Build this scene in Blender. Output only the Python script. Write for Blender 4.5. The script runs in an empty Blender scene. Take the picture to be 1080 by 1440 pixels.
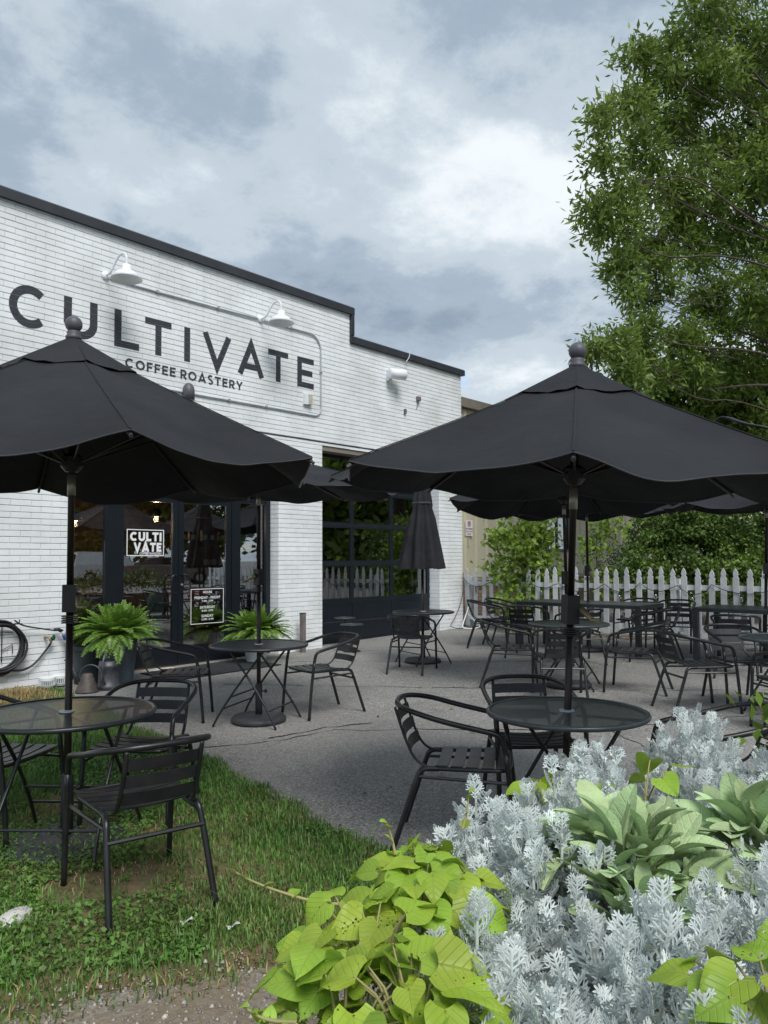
import bpy, bmesh, math, random
import numpy as np
from mathutils import Vector, Matrix, Euler
R = math.radians
random.seed(7); rng = np.random.default_rng(11)
sc = bpy.context.scene; col = sc.collection
# ---------------------------------------------------------------- camera, sky, sun, exposure
cam = bpy.data.cameras.new('camera'); cam_o = bpy.data.objects.new('camera', cam); col.objects.link(cam_o)
cam.sensor_fit = 'VERTICAL'; cam.sensor_height = 36.0; cam.lens = 1078 / 1440 * 36
cam.clip_start = .05; cam.clip_end = 2000; cam.shift_y = 19.05 / 1440
_yaw, _pit, _rol = R(41.9), R(2.6), R(.25)
_F = Vector((math.cos(_yaw) * math.cos(_pit), math.sin(_yaw) * math.cos(_pit), math.sin(_pit)))
_Rt = Vector((math.sin(_yaw), -math.cos(_yaw), 0)); _U = _Rt.cross(_F)
_R2 = _Rt * math.cos(_rol) - _U * math.sin(_rol); _U2 = _U * math.cos(_rol) + _Rt * math.sin(_rol)
cam_o.matrix_world = Matrix((( _R2.x, _U2.x, -_F.x, 0), (_R2.y, _U2.y, -_F.y, 0), (_R2.z, _U2.z, -_F.z, 1.5), (0, 0, 0, 1)))
sc.camera = cam_o
sc.view_settings.view_transform = 'Standard'; sc.view_settings.look = 'None'
sc.view_settings.exposure = 1.0; sc.view_settings.gamma = 1; sc.view_settings.use_curve_mapping = False
SUN_EL, SUN_AZ = R(52), R(205)          # azimuth clockwise from +Y
world = bpy.data.worlds.new('World'); sc.world = world; world.use_nodes = True
SKY_X, SKY_Y = 2.9, 9.4
def build_world():
    nt = world.node_tree; N = nt.nodes; L = nt.links; N.clear()
    def n(t, **k):
        x = N.new(t)
        for a, b in k.items(): setattr(x, a, b)
        return x
    def math_(op, a, b=None, c=None):
        x = n('ShaderNodeMath', operation=op)
        for i, v in enumerate((a, b, c)):
            if v is None: continue
            if isinstance(v, (int, float)): x.inputs[i].default_value = v
            else: L.new(v, x.inputs[i])
        return x.outputs[0]
    out = n('ShaderNodeOutputWorld'); bg = n('ShaderNodeBackground'); bg.inputs[1].default_value = .1
    sky = n('ShaderNodeTexSky', sky_type='NISHITA'); sky.sun_disc = False
    sky.sun_elevation = SUN_EL; sky.sun_rotation = SUN_AZ
    tc = n('ShaderNodeTexCoord'); sp = n('ShaderNodeSeparateXYZ'); L.new(tc.outputs['Generated'], sp.inputs[0])
    z = math_('ADD', math_('MAXIMUM', sp.outputs[2], 0.0), .22)
    cx = n('ShaderNodeCombineXYZ'); L.new(math_('DIVIDE', sp.outputs[0], z), cx.inputs[0]); L.new(math_('DIVIDE', sp.outputs[1], z), cx.inputs[1])
    def noise(scale, det, rough, dist, off):
        m = n('ShaderNodeMapping'); m.inputs['Location'].default_value = off; L.new(cx.outputs[0], m.inputs[0])
        x = n('ShaderNodeTexNoise'); L.new(m.outputs[0], x.inputs['Vector'])
        x.inputs['Scale'].default_value = scale; x.inputs['Detail'].default_value = det
        x.inputs['Roughness'].default_value = rough; x.inputs['Distortion'].default_value = dist
        return x.outputs[0]
    def ramp(fac, pts):
        r = n('ShaderNodeValToRGB'); L.new(fac, r.inputs[0]); e = r.color_ramp.elements
        while len(e) < len(pts): e.new(.5)
        for el, (p, c) in zip(e, pts): el.position = p; el.color = (*c, 1) if len(c) == 3 else c
        r.color_ramp.interpolation = 'EASE'
        return r.outputs[0]
    shade = math_('ADD', math_('MULTIPLY', noise(1.25, 4, .55, .15, (SKY_X, SKY_Y, 0)), .70), math_('MULTIPLY', noise(4.2, 10, .66, .1, (7.7, 2.2, 3)), .30))
    cloud = ramp(shade, [(.36, (.205, .27, .36)), (.44, (.305, .38, .47)), (.51, (.465, .54, .61)), (.62, (.76, .81, .845))])
    cover = ramp(noise(1.5, 6, .55, .4, (1.3, 5.2, 9)), [(.33, (0, 0, 0)), (.43, (1, 1, 1))])
    low = n('ShaderNodeMix', data_type='RGBA'); L.new(math_('MULTIPLY', math_('POWER', math_('SUBTRACT', 1.0, math_('MAXIMUM', sp.outputs[2], 0.0)), 5.0), .55), low.inputs[0]); L.new(cloud, low.inputs[6]); low.inputs[7].default_value = (.72, .775, .82, 1)
    mul = n('ShaderNodeMix', data_type='RGBA', blend_type='MULTIPLY'); mul.inputs[0].default_value = 1
    L.new(low.outputs[2], mul.inputs[6]); mul.inputs[7].default_value = (6.0, 6.0, 6.0, 1)
    sm = n('ShaderNodeMix', data_type='RGBA', blend_type='MULTIPLY'); sm.inputs[0].default_value = 1
    L.new(sky.outputs[0], sm.inputs[6]); sm.inputs[7].default_value = (1.05, 1.05, 1.05, 1)
    mx = n('ShaderNodeMix', data_type='RGBA'); L.new(cover, mx.inputs[0]); L.new(sm.outputs[2], mx.inputs[6]); L.new(mul.outputs[2], mx.inputs[7])
    L.new(mx.outputs[2], bg.inputs[0]); L.new(bg.outputs[0], out.inputs[0])
build_world()
sun = bpy.data.lights.new('sun', 'SUN'); sun.energy = 1.5; sun.angle = R(26); sun.color = (1, .985, .955)
sun_o = bpy.data.objects.new('sun', sun); col.objects.link(sun_o)
sun_o.rotation_euler = Vector((-math.sin(SUN_AZ) * math.cos(SUN_EL), -math.cos(SUN_AZ) * math.cos(SUN_EL), -math.sin(SUN_EL))).to_track_quat('-Z', 'Y').to_euler()

# ---------------------------------------------------------------- helpers
def gz(x): return .0163 * (min(max(x, -6), 22) - 3.62)     # the paving rises gently along the shop front
class MB:
    def __init__(s): s.v = []; s.f = []
    def add(s, vs, fs):
        o = len(s.v); s.v += [tuple(v) for v in vs]; s.f += [tuple(i + o for i in f) for f in fs]; return s
    def box(s, x0, x1, y0, y1, z0, z1):
        return s.add([(x0,y0,z0),(x1,y0,z0),(x1,y1,z0),(x0,y1,z0),(x0,y0,z1),(x1,y0,z1),(x1,y1,z1),(x0,y1,z1)],
                     [(0,3,2,1),(4,5,6,7),(0,1,5,4),(1,2,6,5),(2,3,7,6),(3,0,4,7)])
    def tube(s, pts, r, n=8, closed=False, caps=True, flat=None):
        P = [Vector(p) for p in pts]; m = len(P); rs = r if isinstance(r, (list, tuple)) else [r] * m
        vs = []; fs = []; t0 = (P[1] - P[0]).normalized(); up = Vector((0, 0, 1)) if abs(t0.z) < .9 else Vector((0, 1, 0))
        a = t0.cross(up).normalized()
        for i in range(m):
            if closed: t = P[(i + 1) % m] - P[i - 1]
            else: t = P[min(i + 1, m - 1)] - P[max(i - 1, 0)]
            t = t.normalized(); a = (a - t * a.dot(t)).normalized(); b = t.cross(a)
            for k in range(n):
                th = 2 * math.pi * k / n
                vs.append(P[i] + a * (rs[i] * math.cos(th)) + b * (rs[i] * math.sin(th) * (flat or 1)))
        for i in range(m if closed else m - 1):
            for k in range(n):
                q = (k + 1) % n; j = (i + 1) % m
                fs.append((i*n + k, i*n + q, j*n + q, j*n + k))
        if caps and not closed: fs += [tuple(range(n))[::-1], tuple((m-1)*n + k for k in range(n))]
        return s.add(vs, fs)
    def lathe(s, prof, n=24, c=(0, 0, 0), mod=None):
        vs = []; fs = []; m = len(prof)
        for i, (r, z) in enumerate(prof):
            for k in range(n):
                th = 2 * math.pi * k / n; rr = r * (mod(th, i) if mod else 1)
                vs.append((c[0] + rr * math.cos(th), c[1] + rr * math.sin(th), c[2] + z))
        for i in range(m - 1):
            for k in range(n):
                q = (k + 1) % n; fs.append((i*n + k, i*n + q, (i+1)*n + q, (i+1)*n + k))
        fs += [tuple(range(n))[::-1], tuple((m-1)*n + k for k in range(n))]
        return s.add(vs, fs)
    def prism(s, poly, d, off=Vector((0,0,0))):
        n = len(poly); P = [Vector(p) + Vector(off) for p in poly]; d = Vector(d)
        return s.add(P + [p + d for p in P], [tuple(range(n))[::-1], tuple(range(n, 2*n))] + [(i, (i+1) % n, (i+1) % n + n, i + n) for i in range(n)])
    def grid(s, fn, nu, nv):
        vs = [fn(i / nu, j / nv) for i in range(nu + 1) for j in range(nv + 1)]
        return s.add(vs, [(i*(nv+1)+j, (i+1)*(nv+1)+j, (i+1)*(nv+1)+j+1, i*(nv+1)+j+1) for i in range(nu) for j in range(nv)])
    def mesh(s, name, mat, smooth=False):
        me = bpy.data.meshes.new(name); me.from_pydata([tuple(v) for v in s.v], [], s.f)
        if mat: me.materials.append(mat)
        if smooth: me.polygons.foreach_set('use_smooth', [True] * len(me.polygons))
        return me
    def build(s, name, mat, parent=None, smooth=False, **k): return link(name, s.mesh(name, mat, smooth), parent, **k)
def link(name, me, parent=None, loc=None, rot=None, scale=None):
    o = bpy.data.objects.new(name, me); col.objects.link(o)
    if parent: o.parent = parent
    if loc is not None: o.location = loc
    if rot is not None: o.rotation_euler = rot
    if scale is not None: o.scale = scale if hasattr(scale, '__len__') else (scale,) * 3
    return o
def np_mesh(name, V, F, mat, smooth=False):
    V = np.ascontiguousarray(V, dtype=np.float32); F = np.ascontiguousarray(F, dtype=np.int32); k = F.shape[1]
    me = bpy.data.meshes.new(name); me.vertices.add(len(V)); me.vertices.foreach_set('co', V.ravel())
    me.loops.add(F.size); me.loops.foreach_set('vertex_index', F.ravel())
    me.polygons.add(len(F)); me.polygons.foreach_set('loop_start', np.arange(0, F.size, k, dtype=np.int32))
    me.update(calc_edges=True); me.validate()
    if smooth: me.polygons.foreach_set('use_smooth', np.ones(len(F), dtype=bool))
    me.materials.append(mat); return me
def tag(o, label, cat, group=None, kind=None):
    if label: o['label'] = label
    if cat: o['category'] = cat
    if group: o['group'] = group
    if kind: o['kind'] = kind
    return o
def thing(name, label, cat, loc=(0,0,0), rz=0, group=None):
    o = bpy.data.objects.new(name, None); col.objects.link(o); o.empty_display_size = .1
    o.location = loc; o.rotation_euler = (0, 0, rz); return tag(o, label, cat, group)
def stuff(o): o['kind'] = 'stuff'; return o
def struct(o): o['kind'] = 'structure'; return o
def kids(o): return [c for c in KID.get(o.name, [])]
KID = {}
def index_kids():
    KID.clear()
    for o in col.objects:
        if o.parent: KID.setdefault(o.parent.name, []).append(o)
def copy_tree(root, parent=None):
    c = root.copy(); col.objects.link(c)
    if parent: c.parent = parent
    for ch in KID.get(root.name, []): copy_tree(ch, c)
    return c
def chaikin(p, k=2, closed=False):
    p = [Vector(q) for q in p]
    for _ in range(k):
        q = [] if closed else [p[0]]
        for i in range(len(p) if closed else len(p) - 1):
            a, b = p[i], p[(i + 1) % len(p)]; q += [a * .75 + b * .25, a * .25 + b * .75]
        if not closed: q.append(p[-1])
        p = q
    return p
def vnoise(x, y, s=0):
    x = np.asarray(x, float); y = np.asarray(y, float); xi = np.floor(x).astype(int); yi = np.floor(y).astype(int); u = x - xi; v = y - yi
    def h(a, b): return ((np.sin(a * 127.1 + b * 311.7 + s * 74.7) * 43758.5453) % 1.0)
    u = u*u*(3-2*u); v = v*v*(3-2*v)
    return (h(xi, yi)*(1-u) + h(xi+1, yi)*u)*(1-v) + (h(xi, yi+1)*(1-u) + h(xi+1, yi+1)*u)*v
def fbm(x, y, s=0, o=4):
    t = 0; a = .5
    for i in range(o): t = t + a * vnoise(x * 2**i, y * 2**i, s + i); a *= .5
    return t / (1 - .5**o)

# ---------------------------------------------------------------- materials
def mat(name, base, rough=.6, metal=0, vary=.15, vscale=6, bump=0, bscale=60, island=0, spec=.5, dark=None, dscale=2, damt=0, trans=0, coat=0, orand=0, streak=None, fold=0):
    """noise-varied principled; island = random brightness per loose piece; dark = second tone laid in by large noise"""
    m = bpy.data.materials.new(name); m.use_nodes = True; nt = m.node_tree; N = nt.nodes; L = nt.links
    b = N['Principled BSDF']; b.inputs['Roughness'].default_value = rough; b.inputs['Metallic'].default_value = metal
    b.inputs['Specular IOR Level'].default_value = spec
    if coat: b.inputs['Coat Weight'].default_value = coat
    tc = N.new('ShaderNodeTexCoord'); g = N.new('ShaderNodeNewGeometry')
    def noise(scale, det=4, vec=None):
        x = N.new('ShaderNodeTexNoise'); x.inputs['Scale'].default_value = scale; x.inputs['Detail'].default_value = det
        L.new(vec or g.outputs['Position'], x.inputs['Vector']); return x.outputs[0]
    c = N.new('ShaderNodeRGB'); c.outputs[0].default_value = (*base, 1); cur = c.outputs[0]
    if dark and damt:
        r = N.new('ShaderNodeMapRange'); r.inputs[1].default_value = .42; r.inputs[2].default_value = .68; r.inputs[4].default_value = damt
        L.new(noise(dscale, 6), r.inputs[0]); mx = N.new('ShaderNodeMix'); mx.data_type = 'RGBA'
        L.new(r.outputs[0], mx.inputs[0]); L.new(cur, mx.inputs[6]); mx.inputs[7].default_value = (*dark, 1); cur = mx.outputs[2]
    hsv = N.new('ShaderNodeHueSaturation'); L.new(cur, hsv.inputs['Color'])
    mr = N.new('ShaderNodeMapRange'); mr.inputs[1].default_value = .3; mr.inputs[2].default_value = .7
    mr.inputs[3].default_value = 1 - vary; mr.inputs[4].default_value = 1 + vary; L.new(noise(vscale), mr.inputs[0]); val = mr.outputs[0]
    if island:
        ir = N.new('ShaderNodeMapRange'); ir.inputs[3].default_value = 1 - island; ir.inputs[4].default_value = 1 + island
        L.new(g.outputs['Random Per Island'], ir.inputs[0]); mm = N.new('ShaderNodeMath'); mm.operation = 'MULTIPLY'
        L.new(val, mm.inputs[0]); L.new(ir.outputs[0], mm.inputs[1]); val = mm.outputs[0]
    if orand:
        oi = N.new('ShaderNodeObjectInfo'); ir = N.new('ShaderNodeMapRange'); ir.inputs[3].default_value = 1 - orand; ir.inputs[4].default_value = 1 + orand
        L.new(oi.outputs['Random'], ir.inputs[0]); mm = N.new('ShaderNodeMath'); mm.operation = 'MULTIPLY'; L.new(val, mm.inputs[0]); L.new(ir.outputs[0], mm.inputs[1]); val = mm.outputs[0]
    if streak:
        mp = N.new('ShaderNodeMapping'); mp.inputs['Scale'].default_value = (1, 1, .09); L.new(g.outputs['Position'], mp.inputs[0]); ir = N.new('ShaderNodeMapRange')
        ir.inputs[1].default_value = .56; ir.inputs[2].default_value = .74; ir.inputs[3].default_value = 1; ir.inputs[4].default_value = 1 - streak; L.new(noise(5, 5, mp.outputs[0]), ir.inputs[0])
        mm = N.new('ShaderNodeMath'); mm.operation = 'MULTIPLY'; L.new(val, mm.inputs[0]); L.new(ir.outputs[0], mm.inputs[1]); val = mm.outputs[0]
    L.new(val, hsv.inputs['Value']); L.new(hsv.outputs[0], b.inputs['Base Color'])
    if bump:
        bp = N.new('ShaderNodeBump'); bp.inputs['Strength'].default_value = bump; bp.inputs['Distance'].default_value = .01
        L.new(noise(bscale, 5), bp.inputs['Height']); L.new(bp.outputs[0], b.inputs['Normal'])
    if fold:
        b2 = N.new('ShaderNodeBump'); b2.inputs['Strength'].default_value = fold; b2.inputs['Distance'].default_value = .04; L.new(noise(5.5, 3), b2.inputs['Height'])
        if bump: L.new(b2.outputs[0], bp.inputs['Normal'])
        else: L.new(b2.outputs[0], b.inputs['Normal'])
    if trans:
        o = N['Material Output']; t = N.new('ShaderNodeBsdfTranslucent'); L.new(hsv.outputs[0], t.inputs[0])
        s = N.new('ShaderNodeMixShader'); s.inputs[0].default_value = trans; L.new(b.outputs[0], s.inputs[1]); L.new(t.outputs[0], s.inputs[2]); L.new(s.outputs[0], o.inputs[0])
    return m
def glass_mat(name, tint, refl=1.0):
    m = bpy.data.materials.new(name); m.use_nodes = True; nt = m.node_tree; N = nt.nodes; L = nt.links; N.remove(N['Principled BSDF'])
    t = N.new('ShaderNodeBsdfTransparent'); t.inputs[0].default_value = (*tint, 1)
    g = N.new('ShaderNodeBsdfGlossy'); g.inputs['Roughness'].default_value = 0; g.inputs[0].default_value = (.95, .97, 1, 1)
    f = N.new('ShaderNodeFresnel'); f.inputs[0].default_value = 1.52
    mm = N.new('ShaderNodeMath'); mm.operation = 'MULTIPLY_ADD'; mm.inputs[1].default_value = 3.0 * refl; mm.inputs[2].default_value = .03; mm.use_clamp = True; L.new(f.outputs[0], mm.inputs[0])
    s = N.new('ShaderNodeMixShader'); L.new(mm.outputs[0], s.inputs[0]); L.new(t.outputs[0], s.inputs[1]); L.new(g.outputs[0], s.inputs[2]); L.new(s.outputs[0], N['Material Output'].inputs[0])
    return m
M = {}
M['brick'] = mat('painted_brick', (.82,.84,.85), .55, vary=.05, vscale=3, bump=.25, bscale=90, island=.035, dark=(.60,.61,.585), dscale=1.3, damt=.5, streak=.06)
M['mortar'] = mat('painted_mortar', (.60,.61,.615), .8, vary=.1, vscale=20)
M['letter'] = mat('charcoal_sign_paint', (.032,.036,.046), .6, vary=.12, vscale=15, bump=.2, bscale=90)
M['coping'] = mat('dark_coping_metal', (.028,.031,.037), .45, vary=.2, vscale=4)
M['frame'] = mat('dark_door_frame', (.006,.009,.014), .35, vary=.15, vscale=5)
M['garage'] = mat('garage_door_paint', (.005,.009,.015), .4, vary=.2, vscale=3)
M['glass'] = glass_mat('shop_glass', (.74,.78,.79), 1.5)
M['garage_glass'] = glass_mat('garage_glass', (.42,.48,.48), 1.3)
M['white'] = mat('white_paint', (.76,.78,.79), .45, vary=.06, vscale=8)
M['decal'] = mat('white_vinyl', (.82,.83,.84), .6, vary=.02)
M['conduit'] = mat('grey_conduit', (.42,.45,.48), .45, vary=.12, vscale=8)
M['fence'] = mat('fence_paint', (.66,.69,.71), .6, vary=.1, vscale=7, bump=.2, bscale=80, dark=(.46,.47,.45), dscale=3, damt=.6, orand=.07, streak=.2)
M['black'] = mat('black_powder_coat', (.010,.011,.013), .36, vary=.25, vscale=12, bump=.05, bscale=300, dark=(.028,.028,.028), dscale=9, damt=.5, orand=.25)
M['slat'] = mat('black_slat', (.013,.015,.019), .40, vary=.2, vscale=10, dark=(.035,.034,.033), dscale=11, damt=.5, orand=.25)
M['table'] = mat('table_mesh_coat', (.022,.026,.030), .34, vary=.2, vscale=10)
M['tablegrey'] = mat('weathered_table_coat', (.045,.056,.060), .36, vary=.25, vscale=8)
M['fabric'] = mat('charcoal_canvas', (.0175,.0185,.0215), .85, vary=.3, vscale=1.8, bump=.3, bscale=420, spec=.3, fold=.6)
M['hem'] = mat('canvas_hem', (.04,.042,.047), .8, vary=.2)
M['pole'] = mat('bronze_pole', (.022,.015,.012), .38, metal=.3, vary=.3, vscale=6)
M['finial'] = mat('grey_finial', (.085,.085,.10), .5, vary=.15, vscale=20)
M['alu'] = mat('aluminium', (.38,.37,.33), .4, metal=.6, vary=.15)
M['base'] = mat('umbrella_base', (.030,.032,.036), .6, vary=.25, vscale=8, bump=.15, bscale=120)
M['plastic'] = mat('black_plastic', (.012,.012,.014), .45)
M['crank'] = mat('crank_handle', (.33,.27,.15), .4, metal=.4, vary=.2)
M['siding'] = mat('cream_siding', (.60,.55,.40), .5, vary=.05, vscale=1.5, dark=(.52,.47,.34), dscale=.7, damt=.4)
M['eave'] = mat('brown_eave', (.22,.19,.155), .6)
M['rough_brick'] = mat('brown_brick', (.26,.17,.12), .9, vary=.3, vscale=9, island=.3)
M['tan'] = mat('tan_stone', (.40,.34,.28), .9, vary=.2, vscale=5, island=.2)
M['concrete'] = mat('concrete', (.42,.41,.39), .85, vary=.15, vscale=5, bump=.2, bscale=60)
M['mat'] = mat('rubber_mat', (.018,.022,.024), .9, bump=.6, bscale=200)
M['post'] = mat('weathered_post', (.16,.14,.13), .8, vary=.3, vscale=12)
M['pot'] = mat('blue_grey_pot', (.075,.10,.125), .6, vary=.2, vscale=6, bump=.15, bscale=40)
M['darkpot'] = mat('dark_teal_pot', (.022,.032,.036), .55, vary=.2, vscale=6)
M['whitepot'] = mat('white_pot', (.62,.65,.66), .5, vary=.1, vscale=6)
M['zinc'] = mat('aged_zinc', (.095,.10,.11), .5, metal=.5, vary=.35, vscale=14)
M['rustic'] = mat('ribbed_metal', (.10,.085,.078), .6, metal=.3, vary=.35, vscale=14)
M['hose'] = mat('rubber_hose', (.018,.018,.022), .5)
M['blue'] = mat('blue_plastic', (.02,.035,.25), .4)
M['green'] = mat('green_plastic', (.02,.12,.07), .5)
M['brass'] = mat('brass', (.35,.27,.13), .4, metal=.7)
M['soil'] = mat('soil', (.035,.026,.018), 1, vary=.4, vscale=20)
M['timber'] = mat('planter_timber', (.10,.07,.045), .85, vary=.3, vscale=8)
M['bark'] = mat('bark', (.075,.058,.045), .95, vary=.4, vscale=12, bump=.6, bscale=40)
M['twig'] = mat('twig', (.09,.07,.045), .9, vary=.3)
M['oak'] = mat('oak_leaf', (.165,.25,.047), .5, vary=.3, vscale=.9, island=.4, trans=.45, dark=(.20,.265,.05), dscale=.6, damt=.55)
M['maple'] = mat('light_leaf', (.13,.215,.03), .5, vary=.3, vscale=1.2, island=.4, trans=.38)
M['gum'] = mat('sapling_leaf', (.21,.32,.045), .5, vary=.3, vscale=2, island=.4, trans=.4)
M['hedge'] = mat('hedge_leaf', (.10,.17,.033), .5, vary=.4, vscale=1.6, island=.5, trans=.25, dark=(.16,.23,.042), dscale=1.2, damt=.5)
M['darkhedge'] = mat('dark_leaf', (.028,.055,.022), .5, vary=.4, vscale=2, island=.45, trans=.2)
M['fern'] = mat('fern_frond', (.17,.30,.045), .45, vary=.3, vscale=9, island=.3, trans=.3)
M['silver'] = mat('silver_felt_leaf', (.64,.69,.67), .95, vary=.14, orand=.14, vscale=14, island=.12, spec=.15, trans=.12)
M['silver_stem'] = mat('silver_stem', (.40,.44,.41), .95, vary=.15, spec=.1)
M['lamb'] = mat('woolly_leaf', (.37,.49,.25), .95, vary=.2, orand=.15, vscale=14, spec=.15, trans=.12, bump=.35, bscale=160)
M['vine_stem'] = mat('vine_stem', (.30,.27,.11), .6, vary=.2)
M['brown_leaf'] = mat('dead_leaf', (.17,.085,.04), .8, vary=.4, vscale=30, island=.4)
M['grass'] = mat('grass_blade', (.112,.240,.045), .5, vary=.35, vscale=2.2, island=.4, trans=.3, dark=(.15,.215,.05), dscale=1.6, damt=.5)
M['dry'] = mat('dry_grass', (.34,.26,.12), .8, vary=.3, vscale=8, island=.35, trans=.2)
M['rock'] = mat('white_rock', (.50,.49,.46), .9, vary=.2, vscale=12, bump=.5, bscale=30)
M['pebble'] = mat('gravel_stone', (.30,.275,.24), .9, vary=.3, vscale=25, island=.5)
M['litter'] = mat('white_paper', (.75,.75,.74), .8)
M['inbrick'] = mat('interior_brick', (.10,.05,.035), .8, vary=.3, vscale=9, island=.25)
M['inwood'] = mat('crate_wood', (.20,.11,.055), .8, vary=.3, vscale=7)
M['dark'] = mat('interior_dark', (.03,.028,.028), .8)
M['mug'] = mat('mug_glaze', (.72,.72,.70), .3)
M['shirt_blue'] = mat('blue_shirt', (.12,.34,.45), .9, vary=.2, vscale=14, bump=.3, bscale=30)
M['shirt_red'] = mat('coral_shirt', (.50,.14,.09), .9, vary=.2, vscale=14, bump=.3, bscale=30)
M['bag'] = mat('coffee_bag', (.06,.05,.05), .6)
M['openpaper'] = mat('pale_green_card', (.52,.66,.50), .7, vary=.03)
M['ink'] = mat('dark_ink', (.03,.05,.04), .8)
M['signred'] = mat('sign_red', (.55,.05,.05), .6)
M['signwhite'] = mat('sign_white', (.80,.80,.80), .4, vary=.04)
M['carwhite'] = mat('white_car_paint', (.75,.76,.77), .25, coat=.6, vary=.02)
M['cargrey'] = mat('taupe_car_paint', (.13,.12,.10), .28, coat=.6, vary=.03)
M['carsilver'] = mat('silver_car_paint', (.45,.47,.50), .25, metal=.5, coat=.6, vary=.03)
M['carglass'] = mat('car_glass', (.012,.014,.016), .06)
M['tyre'] = mat('tyre', (.014,.014,.014), .8)
M['rim'] = mat('wheel_rim', (.4,.4,.42), .3, metal=.8)
M['taillight'] = mat('red_lens', (.45,.012,.012), .2)
M['lampwhite'] = mat('white_enamel', (.80,.82,.85), .35, vary=.04)
M['beige'] = mat('beige_plastic', (.50,.46,.36), .6, vary=.15, vscale=20)
def glow(name, c, s):
    m = bpy.data.materials.new(name); m.use_nodes = True; N = m.node_tree.nodes; b = N['Principled BSDF']
    b.inputs['Base Color'].default_value = (*c, 1); b.inputs['Emission Color'].default_value = (*c, 1); b.inputs['Emission Strength'].default_value = s; return m
M['bulb'] = glow('warm_bulb', (1, .62, .28), 8)
def ground_mat(name, kind):
    m = bpy.data.materials.new(name); m.use_nodes = True; nt = m.node_tree; N = nt.nodes; L = nt.links; b = N['Principled BSDF']; b.inputs['Roughness'].default_value = .9
    b.inputs['Specular IOR Level'].default_value = .3
    g = N.new('ShaderNodeNewGeometry'); P = g.outputs['Position']
    def noise(s, d=4, r=.55, off=0):
        x = N.new('ShaderNodeTexNoise'); x.inputs['Scale'].default_value = s; x.inputs['Detail'].default_value = d; x.inputs['Roughness'].default_value = r
        mp = N.new('ShaderNodeMapping'); mp.inputs['Location'].default_value = (off, off, 0); L.new(P, mp.inputs[0]); L.new(mp.outputs[0], x.inputs['Vector']); return x.outputs[0]
    def ramp(f, pts):
        r = N.new('ShaderNodeValToRGB'); L.new(f, r.inputs[0]); e = r.color_ramp.elements
        while len(e) < len(pts): e.new(.5)
        for el, (p, c) in zip(e, pts): el.position = p; el.color = (*c, 1)
        return r.outputs[0]
    def mix(f, a, c, t='MIX'):
        x = N.new('ShaderNodeMix'); x.data_type = 'RGBA'; x.blend_type = t
        if isinstance(f, float): x.inputs[0].default_value = f
        else: L.new(f, x.inputs[0])
        for i, v in ((6, a), (7, c)):
            if isinstance(v, tuple): x.inputs[i].default_value = (*v, 1)
            else: L.new(v, x.inputs[i])
        return x.outputs[2]
    v = N.new('ShaderNodeTexVoronoi'); v.inputs['Scale'].default_value = {'asphalt': 95, 'dirt': 60, 'gravel': 70}[kind]; L.new(P, v.inputs['Vector'])
    if kind == 'asphalt':
        c = ramp(v.outputs['Color'], [(.0, (.078,.075,.071)), (.4, (.205,.198,.186)), (.7, (.32,.308,.287)), (.9, (.45,.433,.40)), (1, (.78,.75,.70))])
        c = mix(ramp(noise(.7, 5), [(.35, (0,0,0)), (.7, (.42,.42,.42))]), c, (.115,.123,.121))
        c = mix(ramp(noise(3.1, 6, .6, 5), [(.52, (0,0,0)), (.72, (.38,.38,.38))]), c, (.30,.27,.25))
        c = mix(ramp(noise(.35, 3, .5, 11), [(.4, (0,0,0)), (.65, (.35,.35,.35))]), c, (.25,.235,.225))
        c = mix(ramp(noise(1.1, 7, .62, 23), [(.56, (0,0,0)), (.66, (.32,.32,.32))]), c, (.10,.098,.096))
    elif kind == 'dirt':
        c = ramp(noise(2.4, 8, .65), [(.3, (.055,.075,.022)), (.47, (.10,.09,.04)), (.58, (.17,.115,.065)), (.75, (.12,.068,.04))])
        c = mix(ramp(noise(30, 5), [(.4, (0,0,0)), (.7, (.6,.6,.6))]), c, (.20,.16,.09))
    else:
        c = ramp(v.outputs['Color'], [(0, (.09,.08,.07)), (.5, (.22,.20,.165)), (.9, (.33,.31,.28)), (1, (.5,.48,.45))])
        c = mix(ramp(noise(2, 6), [(.4, (0,0,0)), (.65, (.8,.8,.8))]), c, (.19,.145,.095))
    L.new(c, b.inputs['Base Color'])
    bp = N.new('ShaderNodeBump'); bp.inputs['Strength'].default_value = .7; bp.inputs['Distance'].default_value = .006
    hh = mix(.5, v.outputs['Distance'], noise(25, 6)); L.new(hh, bp.inputs['Height']); L.new(bp.outputs[0], b.inputs['Normal'])
    return m
M['asphalt'] = ground_mat('asphalt', 'asphalt'); M['dirt'] = ground_mat('lawn_soil', 'dirt'); M['gravel'] = ground_mat('gravel_dirt', 'gravel')
M['crack'] = mat('dark_crack', (.030,.028,.025), 1, vary=.3)  # near-black tone for the flat strips that draw the cracks
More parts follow.
